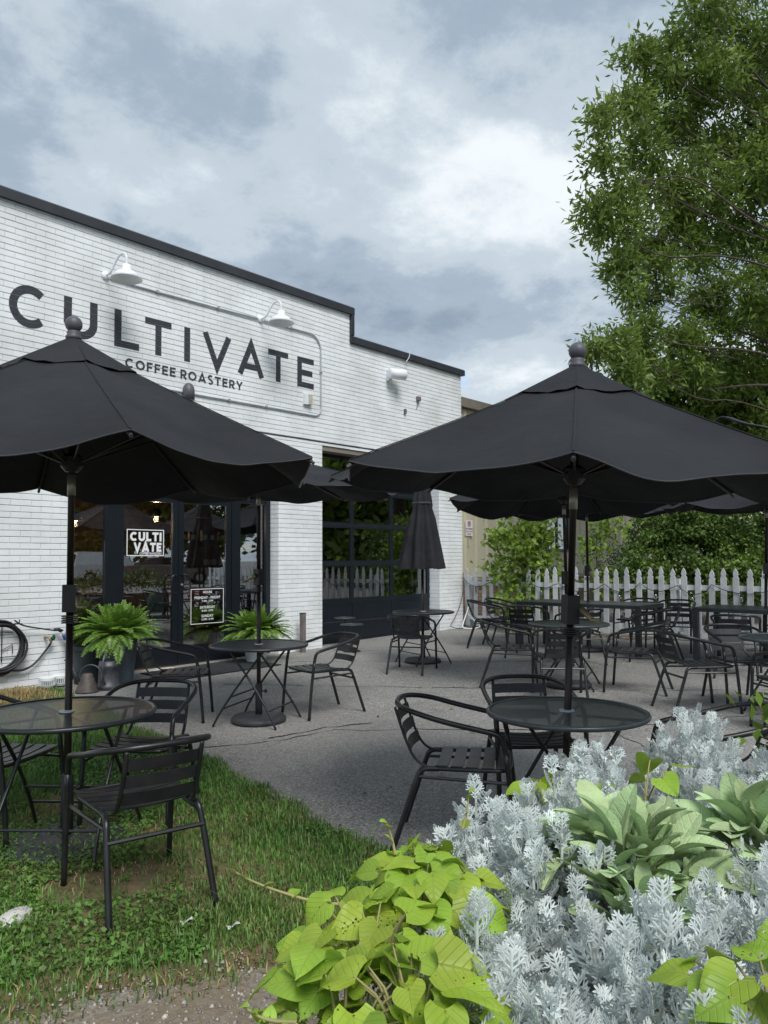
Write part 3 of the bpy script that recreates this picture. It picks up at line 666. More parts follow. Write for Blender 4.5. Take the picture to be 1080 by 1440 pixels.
for i, (x, z) in enumerate(((7.75, .03), (7.95, .03), (7.85, .30))):
    t = thing('wooden_crate', ['brown wooden crate on the shop floor, left of a pair', 'brown wooden crate on the shop floor, right of a pair', 'brown wooden crate stacked on two others in the shop'][i], 'crate', (x, 10.25, z), .2 * i, 'wooden crates in the shop')
    for k in range(3):
        for s in (-1, 1): MB().box(-.14, .14, s * .13 - .008, s * .13 + .008, .01 + k * .085, .08 + k * .085).build('slat', M['inwood'], t)
    for s in (-1, 1): MB().box(s * .14 - .008, s * .14 + .008, -.12, .12, .01, .25).build('end', M['inwood'], t)
    MB().box(-.13, .13, -.12, .12, 0, .009).build('bottom', M['inwood'], t)
cn = thing('counter', 'dark shop counter deep behind the glass doors', 'counter', (5.6, 12.0, .03)); MB().box(-.9, .9, -.3, .3, 0, .95).build('body', M['dark'], cn); MB().box(-.95, .95, -.34, .34, .952, .99).build('top', M['inwood'], cn)
for i, (x, y, z) in enumerate(((5.35, 10.9, 2.10), (6.75, 11.0, 2.22))):
    t = thing('pendant_lamp', ['lit warm pendant lamp behind the window left of the doors', 'lit warm pendant lamp behind the left glass door'][i], 'lamp', (x, y, z), 0, 'pendant lamps in the shop')
    MB().tube([(0, 0, .14), (0, 0, 3.6 - z)], .005, 5).build('cord', M['frame'], t)
    MB().lathe([(.02, .14), (.06, .10), (.12, .0), (.115, .0), (.055, .095)], 16).build('shade', M['frame'], t, True)
    MB().lathe([(.002, -.02), (.03, .0), (.035, .03), (.015, .07)], 12).build('bulb', M['bulb'], t, True)
    l = bpy.data.lights.new('bulb_light', 'POINT'); l.energy = 16; l.color = (1, .6, .3); l.shadow_soft_size = .04; lo = link('bulb_light', l, t, (0, 0, -.05))

# ---------------------------------------------------------------- fittings on the wall
for i, (x, z) in enumerate(((4.854, 5.185), (7.39, 5.21))):
    t = thing('gooseneck_lamp', ['white gooseneck barn lamp over the letters U and L', 'white gooseneck barn lamp over the letters A and T'][i], 'lamp', (x, YW - .003, z), 0, 'gooseneck lamps over the lettering')
    MB().lathe([(.055, 0), (.055, .02), (.035, .035)], 16).build('wall_plate', M['lampwhite'], t, False, rot=(R(90), 0, 0))
    MB().tube(chaikin([(0, -.03, 0), (0, -.13, .0), (.02, -.20, .12), (.04, -.29, .22), (.06, -.42, .20), (.06, -.42, .02)], 3), .014, 8).build('arm', M['lampwhite'], t, True)
    MB().lathe([(.018, .06), (.055, .05), (.062, -.02), (.072, -.03), (.13, -.055), (.195, -.135), (.19, -.138), (.12, -.065), (.03, -.04)], 28, (.06, -.42, 0)).build('lamp_shade', M['lampwhite'], t, True)
cd = thing('conduit', 'grey metal conduit run framing the shop lettering on the brick', 'conduit', (0, YW - .02, 0))
def rr(pts): return chaikin(pts, 3)
MB().tube([(4.92, 0, 5.165), (5.6, 0, 5.165), (6.6, 0, 5.185), (7.33, 0, 5.2)], .0125, 8).build('pipe', M['conduit'], cd, True)
MB().tube([(7.45, 0, 5.2), (8.40, 0, 5.215)] + [(8.4 + .25 * math.sin(a), 0, 4.965 + .25 * math.cos(a)) for a in np.linspace(.2, 1.57, 8)] + [(8.655, 0, 4.2), (8.655, 0, 4.02)] + [(8.505 + .15 * math.cos(a), 0, 4.02 - .15 * math.sin(a)) for a in np.linspace(.2, 1.57, 6)] + [(8.0, 0, 3.87), (6.1, 0, 3.855), (4.4, 0, 3.85)], .0125, 8).build('pipe', M['conduit'], cd, True)
for x, z in ((5.6, 5.167), (6.6, 5.187), (8.0, 5.213), (8.655, 4.6), (7.5, 3.867), (6.8, 3.862)): MB().box(x - .018, x + .018, -.014, .018, z - .018, z + .018).build('clamp', M['alu'], cd)
t = thing('wall_fitting', 'grey domed fitting on the lower conduit just above the near umbrella', 'fitting', (6.08, YW - .06, 3.87)); MB().lathe([(.085, -.12), (.085, -.0), (.075, .06), (.045, .105), (.005, .12)], 16).build('dome', M['finial'], t, True); MB().box(-.05, .05, .0, .058, -.10, .0).build('bracket', M['conduit'], t)
t = thing('electrical_box', 'weathered beige outlet box on the brick below the letter E', 'box', (8.345, YW - .003, 4.11)); MB().box(-.075, .0, -.05, 0, -.085, .085).build('body', M['white'], t); MB().box(.002, .08, -.065, 0, -.08, .07).build('cover', M['beige'], t)
t = thing('wall_speaker', 'white cylindrical speaker on bracket high on the brick near the roof step', 'speaker', (10.40, YW - .003, 4.87))
MB().box(-.10, -.02, -.06, 0, -.11, .09).build('bracket', M['white'], t); MB().lathe([(.06, -.16), (.095, -.15), (.10, .16), (.09, .17), (.085, .165)], 20).build('body', M['lampwhite'], t, True, loc=(.0, -.17, 0), rot=(R(90), 0, R(70))); MB().lathe([(.084, .0), (.082, .006)], 20).build('grille', M['conduit'], t, False, loc=(.155, -.225, 0), rot=(R(90), 0, R(70)))
t = thing('wall_hook', 'rusty bracket stub on the brick below the lower roof edge', 'bracket', (11.19, YW - .003, 4.55)); MB().box(-.05, .03, -.06, 0, -.03, .05).build('plate', M['post'], t); MB().tube([(-.02, -.03, -.02), (-.03, -.03, -.10), (-.06, -.02, -.20)], .006, 5).build('wire', M['post'], t)
t = thing('wall_bolt', 'small rusty bolt on the brick below the bracket stub', 'bolt', (10.80, YW - .003, 4.27)); MB().box(-.02, .02, -.04, 0, -.05, .04).build('plate', M['post'], t); MB().tube([(0, -.04, .01), (0, -.06, .01)], .008, 6).build('bolt_head', M['post'], t)
t = thing('coping_wire', 'thin white wire looped over the lower roof edge', 'wire', (10.85, YW - .065, 5.28)); MB().tube(chaikin([(.03, 0, .13), (.03, -.01, .03), (-.06, 0, -.09)], 2), .007, 5).build('strand', M['white'], t)
# hose hanger
t = thing('hose_hanger', 'black wire hose hanger on white brick at the left edge', 'hanger', (3.62, YW - .003, .55))
for p in ([(-.25,-.02,.14),(.15,-.02,.14)], [(-.2,-.02,-.14),(.22,-.02,-.14)], [(.02,-.02,-.2),(.02,-.02,.26)], [(.02,-.02,-.06),(.14,-.02,0),(.14,-.02,-.1)], [(-.1,-.02,.24),(-.1,-.14,.24),(-.1,-.16,.29)], [(.16,-.02,.24),(.16,-.14,.24),(.16,-.16,.29)], [(-.14,-.13,.24),(.2,-.13,.24)]): MB().tube(p, .006, 6).build('wire', M['frame'], t)
hs = thing('garden_hose', 'coiled black garden hose hanging on the white brick wall', 'hose', (3.60, YW - .09, .56))
for k in range(6):
    a, rx, rz_ = k * .4, .235 + .016 * (k % 3) + rb.uniform(0, .03), .235 + .02 * (k % 4)
    p = [(rx * math.cos(th) + .012 * math.sin(2 * th + a), -.016 * (k - 3) + .01 * math.sin(3 * th), rz_ * math.sin(th) * (1 if math.sin(th) > 0 else 1.12) - .02) for th in np.linspace(0, 2 * math.pi, 28, endpoint=False)]
    MB().tube(p, .0125, 7, closed=True).build('coil', M['hose'], hs, True)
MB().tube(chaikin([(.1, .0, -.30), (.28, .02, -.32), (.42, .04, -.25), (.55, .05, -.10), (.60, .03, -.02), (.585, .02, .04)], 3), .0125, 8).build('lead', M['hose'], hs, True)
MB().tube(chaikin([(.15, .0, .27), (.24, .0, .20), (.5, .02, .145), (.62, .02, .12)], 2), .009, 7).build('lead', M['hose'], hs, True)
nz = MB().tube([(.62, .02, .125), (.67, .02, .13), (.72, .0, .10)], [.016, .022, .022], 8).build('nozzle', M['plastic'], hs, True)
MB().tube([(.715, .0, .105), (.74, -.01, .06)], [.022, .034], 10).build('ring', M['conduit'], nz, True); MB().tube([(.74, -.01, .06), (.765, -.02, .01)], [.036, .042], 10).build('tip', M['blue'], nz, True)
t = thing('water_tap', 'brass outdoor tap with green handle on the white brick', 'tap', (4.14, YW - .003, .60)); MB().tube(chaikin([(0, 0, 0), (0, -.07, 0), (.01, -.11, 0), (.03, -.11, -.06)], 1), .014, 8).build('spout', M['brass'], t, True); MB().lathe([(.018, 0), (.035, .005), (.035, .02), (.01, .025)], 8).build('wheel_handle', M['green'], t, False, loc=(.05, -.10, 0), rot=(R(90), 0, R(40)))
# post, cords, pot stands
t = thing('metal_post', 'weathered square post standing against the brick pier', 'post', (8.10, 8.98, gz(8.1))); MB().box(-.035, .035, -.035, .035, 0, .60).build('shaft', M['post'], t); MB().box(-.04, .04, -.04, .04, .602, .615).build('cap', M['zinc'], t)
t = thing('white_cord', 'white cable running from the brick corner onto the paving', 'cable', (0, 0, 0)); MB().tube(chaikin([(12.65, 9.05, .72), (12.55, 9.02, .5), (12.3, 8.98, .22), (12.22, 8.9, .155), (12.6, 8.7, .162), (12.7, 9.0, .30), (12.66, 9.1, .42)], 3), .011, 6).build('strand', M['white'], t, True)
t = thing('black_cord', 'thin black cord hanging down the end brick pier', 'cable', (0, 0, 0)); MB().tube(chaikin([(12.55, 9.13, 1.25), (12.5, 9.10, .75), (12.2, 9.08, .35), (11.9, 9.03, .18), (12.5, 8.85, .16)], 3), .007, 6).build('strand', M['hose'], t, True)

# ---------------------------------------------------------------- cream metal building beyond the fence
YM = 9.75
mb = thing('metal_building', 'cream ribbed metal building with brown brick base beyond the picket fence', 'building')
def zt_(x): return 4.98
MB().box(12.62, 34, YM + .03, 22, 1.10, 4.8).build('wall', M['siding'], mb)
zz = gz(13); MB().box(12.62, 34, YM + .06, 21.9, -.2, 1.098).build('base_wall', M['tan'], mb)
pn = None
for k in range(int((34 - 12.64) / .40)):
    x = 12.66 + k * .40
    if 16.75 < x + .2 < 18.1: segs = ((1.12, 1.72), (2.62, 4.76))
    else: segs = ((1.12, 4.76),)
    for a, c_ in segs:
        if pn is None or (a, c_) != (1.12, 4.76):
            p = MB().prism([(0, .028, a), (0, 0, a), (.035, -.028, a), (.075, -.028, a), (.11, 0, a), (.398, 0, a), (.398, .028, a)], (0, 0, c_ - a)); me = p.mesh('siding_panel', M['siding'])
            if (a, c_) == (1.12, 4.76): pn = me
        else: me = pn
        link('siding_panel', me, mb, (x, YM, 0))
MB().box(12.60, 34.1, YM - .12, YM + .25, 4.80, 5.0).build('fascia', M['eave'], mb)
b = MB(); zz = .0; r_ = 0
while zz < 1.04:
    x = 12.62 - (.1 if r_ % 2 else 0)
    while x < 24: b.box(x, x + .21, YM + .02 - rb.uniform(0, .008), YM + .059, zz, zz + .066); x += .222
    zz += .077; r_ += 1
stuff(b.build('brickwork', M['rough_brick'], mb)); MB().box(12.62, 34, YM - .03, YM + .058, 1.05, 1.098).build('ledge', M['tan'], mb)
w = MB().box(16.80, 16.88, YM - .03, YM + .03, 1.70, 2.64).box(18.0, 18.08, YM - .03, YM + .03, 1.70, 2.64).box(16.88, 18.0, YM - .03, YM + .03, 1.70, 1.77).box(16.88, 18.0, YM - .03, YM + .03, 2.57, 2.64).box(17.41, 17.47, YM - .025, YM + .025, 1.77, 2.57).build('window', M['frame'], mb)
MB().box(16.88, 18.0, YM + .002, YM + .008, 1.77, 2.57).build('pane', M['garage_glass'], w)
for i, x in enumerate((13.58, 14.86)):
    t = thing('parking_sign', ['no parking sign on cream siding close to the brick corner', 'no parking sign on cream siding half hidden by the sapling'][i], 'sign', (x, YM - .045, 2.19), 0, 'no parking signs')
    MB().box(-.13, .13, 0, .008, -.17, .17).build('plate', M['signwhite'], t)
    b = MB()
    for k in range(20):
        a0, a1 = 2*math.pi*k/20, 2*math.pi*(k+1)/20
        o = len(b.v); b.v += [(r * math.cos(a), -.002, .09 + r * math.sin(a)) for a in (a0, a1) for r in (.062, .045)]; b.f.append((o, o+1, o+3, o+2))
    b.add([(-.05,-.0024,.13),(-.04,-.0024,.14),(.05,-.0024,.05),(.04,-.0024,.04)], [(0,1,2,3)]); b.build('symbol', M['signred'], t)
    print_on('lettering', 'P', .11, M['ink'], t, (0, -.0016, .05), .002)
    print_on('lettering', 'NO PARKING', .042, M['ink'], t, (0, -.003, -.03), .0008); print_on('lettering', 'TOW AWAY', .046, M['signred'], t, (0, -.003, -.09), .0008); print_on('lettering', 'ZONE', .046, M['signred'], t, (0, -.003, -.145), .0008)
    MB().box(-.01, .01, .01, .03, -.4, .0).build('strap', M['siding'], t)

# ---------------------------------------------------------------- picket fence
FX = 12.80
fc = thing('picket_fence', 'white wooden picket fence closing the far side of the patio', 'fence', (FX, 0, 0))
zf_ = gz(FX)
def picket_mesh(v):
    w = .046; pr = [(-w, 0), (w, 0), (w, .985), (w + .004, 1.0), (w - .018, 1.035), (w - .006, 1.06), (w - .012, 1.10), (w - .03, 1.14), (0, 1.165), (-w + .03, 1.14), (-w + .012, 1.10), (-w + .006, 1.06), (-w + .018, 1.035), (-w - .004, 1.0), (-w, .985)]
    return MB().prism([(0, a, b_) for a, b_ in pr], (.019, 0, 0)).mesh('picket', M['fence'])
pk = [picket_mesh(i) for i in range(2)]; y = 9.19
while y > .6:
    link('picket', pk[0], fc, (-.022 + rb.uniform(-.002, .002), y + rb.uniform(-.008, .008), zf_ + .035 + rb.uniform(-.02, .018)), (rb.uniform(-.022, .022), rb.uniform(-.015, .015), 0), (1, 1, 1)); y -= .2005
for z in (zf_ + .19, zf_ + .88):
    for k in range(4): MB().box(.0, .038, 9.30 - (k + 1) * 2.17 + .002, 9.30 - k * 2.17, z - .042, z + .042).build('rail', M['fence'], fc)
for k in range(5):
    y = 9.26 - k * 2.13; MB().box(.041, .131, y - .09, y, -.1, zf_ + 1.02).build('post', M['fence'], fc)
sl = thing('string_lights', 'black string of light bulbs swagged along the picket fence', 'lights', (FX - .045, 0, 0))
p = []; y = 9.25; zs = zf_ + .93
sw = [9.25, 8.6, 7.75, 7.1, 6.2, 5.55, 4.9, 4.35, 3.3, 2.3, 1.4, .8]
for a, c_ in zip(sw[:-1], sw[1:]):
    for q in np.linspace(0, 1, 8)[:-1]: p.append((rb.uniform(-.004, .004), a + (c_ - a) * q, zs - .14 * 4 * q * (1 - q) + .03 * math.sin(a * 5)))
MB().tube(p, .0065, 5).build('cable', M['hose'], sl)
for i in range(3, len(p), 7):
    x, y, z = p[i]; bu = MB().tube([(x, y, z), (x, y, z - .05)], [.012, .016], 8).build('socket', M['plastic'], sl); MB().lathe([(.008, -.05), (.014, -.06), (.026, -.09), (.022, -.115), (.004, -.128)], 10, (x, y, z)).build('bulb', M['garage_glass'], bu, True)

# ---------------------------------------------------------------- cafe chair (prototype faces +Y)
TR = .0145
def make_chair():
    t = thing('cafe_chair', '', 'chair')
    for s in (-1, 1):
        MB().tube(chaikin([(s*.255, .30, 0), (s*.255, .275, .30), (s*.257, .245, .53)], 1), TR, 8).build('leg', M['black'], t, True)
        MB().tube(chaikin([(s*.20, -.10, .425), (s*.205, -.19, .425), (s*.213, -.215, .37), (s*.232, -.34, 0)], 2), TR, 8).build('leg', M['black'], t, True)
    arm = [(-.257, .245, .53), (-.257, .225, .615), (-.262, .15, .635), (-.268, -.05, .675), (-.262, -.20, .715), (-.17, -.32, .738), (0, -.345, .742)]
    arm += [(-a, b_, c_) for a, b_, c_ in arm[-2::-1]]
    MB().tube(chaikin(arm, 2), TR, 8).build('arm_rail', M['black'], t, True)
    fr = [(-.20, -.12, .425), (-.215, .10, .428), (-.225, .235, .432), (-.17, .268, .432), (.17, .268, .432), (.225, .235, .432), (.215, .10, .428), (.20, -.12, .425)]
    MB().tube(chaikin(fr, 2), .0115, 8).build('seat_frame', M['black'], t, True)
    for s in (-1, 1):
        MB().tube(chaikin([(s*.165, -.333, .728), (s*.168, -.285, .58), (s*.172, -.235, .47), (s*.178, -.175, .428), (s*.198, -.09, .425)], 2), .011, 6, flat=.6).build('back_upright', M['black'], t, True)
    def slat(c, w, half, dip, vert, name):
        b = MB(); n = 8
        for i in range(n + 1):
            u = -1 + 2 * i / n; x = half * u; d = dip * (1 - u * u)
            for k, (a, h) in enumerate(((-w/2, .003), (w/2, .003), (w/2, -.003), (-w/2, -.003))):
                if vert: b.v.append((x, c[0] - d + h + a * -.28, c[1] + a))
                else: b.v.append((x, c[0] + a, c[1] - d + h))
        for i in range(n):
            for k in range(4): q = (k + 1) % 4; b.f.append((4*i + k, 4*i + 4 + k, 4*i + 4 + q, 4*i + q))
        b.f += [(0, 1, 2, 3), (4*n + 3, 4*n + 2, 4*n + 1, 4*n)]; b.build(name, M['slat'], t)
    for i in range(5): slat((-.085 + i * .079, .441), .062, .205 + .006 * i, .016, False, 'seat_slat')
    for z, y in ((.513, -.250), (.592, -.279), (.668, -.306)): slat((y, z), .056, .168, .022, True, 'back_slat')
    MB().tube([(-.215, -.235, .335), (.215, -.235, .335)], .010, 6).build('stretcher', M['black'], t)
    for s in (-1, 1): MB().tube([(s*.245, .268, .375), (s*.214, -.20, .385)], .009, 6).build('stretcher', M['black'], t)
    return t
chair = make_chair()
CH = [ # x, y, heading of the sitter, label
 (1.92,3.25,78,'black slat chair nearest of all, on the grass, its back to the camera'),
 (2.52,4.22,218,'black slat chair behind the grass table, facing the camera'),
 (1.80,4.62,-60,'black slat chair cut by the left edge at the grass table'),
 (4.16,6.40,-45,'black slat chair between the blue-grey planter and the middle table'),
 (5.20,5.48,168,'black slat chair right of the middle table, facing left toward the doors'),
 (7.67,6.41,24,'black slat chair before the table with the folded umbrella'),
 (3.40,2.50,-58,'black slat chair left of the near mesh table, beside the lime leaves'),
 (4.06,2.46,225,'black slat chair behind the near mesh table, facing the camera'),
 (4.02,1.36,128,'black slat chair right of the near mesh table, behind silver leaves'),
 (7.56,4.84,-58,'black slat chair left of the second round table, with pale seat slats in view'),
 (7.22,4.02,36,'black slat chair in front of the second round table, back to the camera'),
 (8.10,3.58,104,'black slat chair right of the second round table, its back to the right'),
 (7.50,2.72,-42,'black slat chair in open paving right of the second round table, facing right'),
 (10.33,7.02,-55,'black slat chair nearest the brick corner, at the end of the long table'),
 (10.80,6.98,-75,'black slat chair at the far left corner of the long table, before the sapling'),
 (11.62,5.12,182,'black slat chair between fence and long table, the left one of the pair there'),
 (11.55,4.48,192,'black slat chair between fence and long table, the right one of the pair there'),
 (10.35,4.30,105,'black slat chair at the right end of the long table, seen from the side'),
 (9.62,5.05,50,'black slat chair on the near side of the long table, behind the second round table'),
 (9.75,5.95,15,'black slat chair on the near side of the long table, close to its left end'),
 (8.12,2.52,222,'black slat chair facing the camera at the right-hand round table'),
 (7.05,1.72,45,'black slat chair cut by the right edge, at the right-hand round table'),
 (9.75,3.05,15,'black slat chair on the near side of the right-hand long table'),
 (11.85,3.0,180,'black slat chair between fence and right-hand long table'),
 (11.85,2.25,183,'black slat chair by the fence at the right edge, behind the right-hand long table'),
]
index_kids()
for i, (x, y, h, lab) in enumerate(CH):
    o = chair if i == 0 else copy_tree(chair)
    o.location = (x, y, gz(x) + (.0 if x > 3 else .004)); o.rotation_euler = (0, math.atan(.0163) * -1 * 0, R(h - 90)); tag(o, lab, 'chair', 'black metal cafe chairs')

# ---------------------------------------------------------------- round folding tables
def make_table(x, y, rad, rz, label, style, m, ht=.715):
    t = thing('round_table', label, 'table', (x, y, gz(x)), rz, 'round folding cafe tables')
    ring = [(rad * math.cos(a), rad * math.sin(a), ht - .012) for a in np.linspace(0, 2*math.pi, 40, endpoint=False)]
    MB().tube(ring, .014, 8, closed=True).build('rim', m, t, True)
    b = MB(); ra = rad - .012; st = .0125 if style == 'slat' else .0135
    n = int(ra / st)
    for k in range(-n, n + 1):
        x_ = k * st; c = math.sqrt(max(ra*ra - x_*x_, 0))
        if abs(x_) < .026 and c > .05:
            b.box(x_ - .0039, x_ + .0039, -c, -.026, ht - .0066, ht - .006); b.box(x_ - .0039, x_ + .0039, .026, c, ht - .0066, ht - .006)
        else: b.box(x_ - .0039, x_ + .0039, -c, c, ht - .0066, ht - .006)
    if style == 'mesh':
        for k in range(-n, n + 1):
            y_ = k * st; c = math.sqrt(max(ra*ra - y_*y_, 0))
            if abs(y_) < .026: b.box(-c, -.026, y_ - .0034, y_ + .0034, ht - .0059, ht - .0053); b.box(.026, c, y_ - .0034, y_ + .0034, ht - .0059, ht - .0053)
            else: b.box(-c, c, y_ - .0034, y_ + .0034, ht - .0059, ht - .0053)
    stuff(b.build('mesh_top', m, t))
    MB().lathe([(.030, -.004), (.040, -.004), (.040, .002), (.030, .002)], 20, (0, 0, ht)).build('hole_collar', M['conduit'], t)
    for a in (0, 90): 
        c, s = math.cos(R(a + 45)), math.sin(R(a + 45))
        for q in (-1, 1): MB().tube([(q*ra*c, q*ra*s, ht - .022), (q*.05*c, q*.05*s, ht - .022)], .008, 6).build('brace', m, t)
    k = rad / .44
    for s in (-1, 1):
        MB().tube(chaikin([(s*.27*k, -.19*k, ht - .02), (s*.27*k, .05*k, .40), (s*.29*k, .24*k, .12), (s*.30*k, .30*k, 0)], 1), .0105, 8).build('leg', M['black'], t, True)
        MB().tube(chaikin([(s*.245*k, .19*k, ht - .02), (s*.245*k, -.05*k, .40), (s*.265*k, -.24*k, .12), (s*.275*k, -.30*k, 0)], 1), .0105, 8).build('leg', M['black'], t, True)
    for yy, z, w in ((.225, .155, .285), (-.225, .155, .26), (.13, .27, .28)): MB().tube([(-w*k, yy*k, z), (w*k, yy*k, z)], .0075, 6).build('stretcher', M['black'], t)
    return t
make_table(1.98, 4.105, .46, R(-50), 'black slatted round table standing on the grass at the left edge', 'slat', M['table'])
make_table(4.55, 5.65, .445, R(25), 'black mesh round table in the middle of the patio before the doors', 'mesh', M['table'])
make_table(8.32, 6.74, .42, R(70), 'black round table under the folded umbrella by the garage door', 'mesh', M['table'])
make_table(3.64, 1.99, .405, R(60), 'grey-green mesh round table nearest the silver plants', 'mesh', M['tablegrey'])
make_table(7.88, 4.27, .44, R(20), 'dark green round table behind the near umbrella pole', 'mesh', M['tablegrey'])
make_table(7.72, 1.93, .44, R(50), 'dark green round table cut by the right edge', 'mesh', M['tablegrey'])
def long_table(x, y, w, l, label):
    t = thing('long_table', label, 'table', (x, y, gz(x)), 0, 'long rectangular patio tables'); h = .73
    MB().box(-w/2, w/2, -l/2, l/2, h - .05, h - .008).build('apron', M['table'], t)
    n = 9; s = w / n
    for k in range(n):
        if k == n // 2:
            MB().box(-w/2 + k*s + .002, -w/2 + (k+1)*s - .002, -l/2, -.03, h - .006, h + .004).build('top_board', M['tablegrey'], t); MB().box(-w/2 + k*s + .002, -w/2 + (k+1)*s - .002, .03, l/2, h - .006, h + .004).build('top_board', M['tablegrey'], t)
        else: MB().box(-w/2 + k*s + .002, -w/2 + (k+1)*s - .002, -l/2, l/2, h - .006, h + .004).build('top_board', M['tablegrey'], t)
    for a in (-1, 1):
        for c in (-1, 1): MB().box(a*(w/2 - .04) - .035, a*(w/2 - .04) + .035, c*(l/2 - .04) - .035, c*(l/2 - .04) + .035, 0, h - .052).build('leg', M['table'], t)
    return t
long_table(10.80, 5.52, .86, 2.0, 'dark rectangular table by the fence with an umbrella pole, left of two')
long_table(10.88, 2.95, .90, 1.75, 'dark rectangular table by the fence at the right edge')

# ---------------------------------------------------------------- umbrellas
def canopy(t, Rr, H, zr, a0, n=8, sag=.10, seed=0, tips=True, fold=None):
    rnd = random.Random(seed)
    def rib(k, s):
        a = a0 + 2 * math.pi * k / n; return Vector((Rr * s * math.cos(a), Rr * s * math.sin(a), zr + H * (1 - s) - .012 * math.sin(math.pi * min(1, s))))
    for k in range(n):
        sg = sag * rnd.uniform(.7, 1.35); ph = rnd.uniform(0, 6)
        def fn(u, v, k=k, sg=sg, ph=ph):
            s = .035 + .965 * u; p = rib(k, s).lerp(rib(k + 1, s), v); e = 4 * v * (1 - v)
            p.z -= sg * (s ** 1.7) * e
            p.z += .008 * s * e * math.sin(7 * v + 9 * u + ph) + .005 * e * math.sin(17 * u + ph * 2 - 6 * v) + .045 * s * e * (float(vnoise(4.5 * u + 2.5 * v + ph, 2.2 * v - 1.5 * u, seed + k)) - .5) + .016 * s * e * (float(vnoise(9 * u + 7 * v + ph, 3 * v - 4 * u, seed + k + 9)) - .5)
            d = Vector((p.x, p.y, 0)); p -= d * (.035 * e * s ** 4)      # slack edge
            return p
        pnl = MB().grid(fn, 22, 22).build('canopy_panel', M['fabric'], t, True)
        MB().tube([fn(1, v / 22) - Vector((0, 0, .003)) for v in range(23)], .0032, 5).build('hem', M['hem'], pnl)
        MB().tube([rib(k, .04 + .96 * q / 8) + Vector((0, 0, .003)) for q in range(9)], .005, 5, flat=.5).build('seam', M['fabric'], pnl)
    def vent(u, v):
        k = v * n; i = int(math.floor(k)) % n; f = k - math.floor(k); s = .02 + .26 * u
        p = rib(i, s).lerp(rib(i + 1, s), f); e = 4 * f * (1 - f); p.z += .016 + .02 * (1 - u) - .016 * u * e + .004 * math.sin(5 * k * 3.1 + seed) * u; return p
    MB().grid(vent, 5, n * 6).build('vent', M['fabric'], t, True)
    hub = MB().lathe([(.045, -.05), (.055, -.02), (.05, .03), (.02, .05)], 14, (0, 0, zr + H - .06)).build('hub', M['plastic'], t)
    run_z = zr + .02; MB().lathe([(.035, -.05), (.06, -.02), (.06, .03), (.035, .05)], 14, (0, 0, run_z)).build('runner', M['plastic'], t)
    for k in range(n):
        a = rib(k, .05); b_ = rib(k, 1.0); dz = Vector((0, 0, -.022)); r_ = MB().tube([a + dz, rib(k, .5) + dz, b_ + dz], .0095, 6).build('rib', M['pole'], t)
        MB().tube([rib(k, .52) + dz * 1.8, Vector((.05 * math.cos(a0 + 2*math.pi*k/n), .05 * math.sin(a0 + 2*math.pi*k/n), run_z))], .007, 6).build('strut', M['pole'], r_)
        if tips: e = (b_ - a).normalized(); MB().tube([b_ + dz - e * .05, b_ + dz + e * .012 + Vector((0, 0, -.004))], .009, 6).build('tip', M['base'], r_)
def finial(t, z):
    MB().lathe([(.026, -.02), (.042, -.015), (.044, .0), (.034, .012), (.038, .022), (.031, .032)], 18, (0, 0, z)).build('finial_collar', M['finial'], t, True)
    MB().lathe([(.004, .0)] + [(.047 * math.sin(a), .047 - .047 * math.cos(a)) for a in np.linspace(.25, math.pi - .05, 12)], 20, (0, 0, z + .024)).build('finial', M['finial'], t, True)
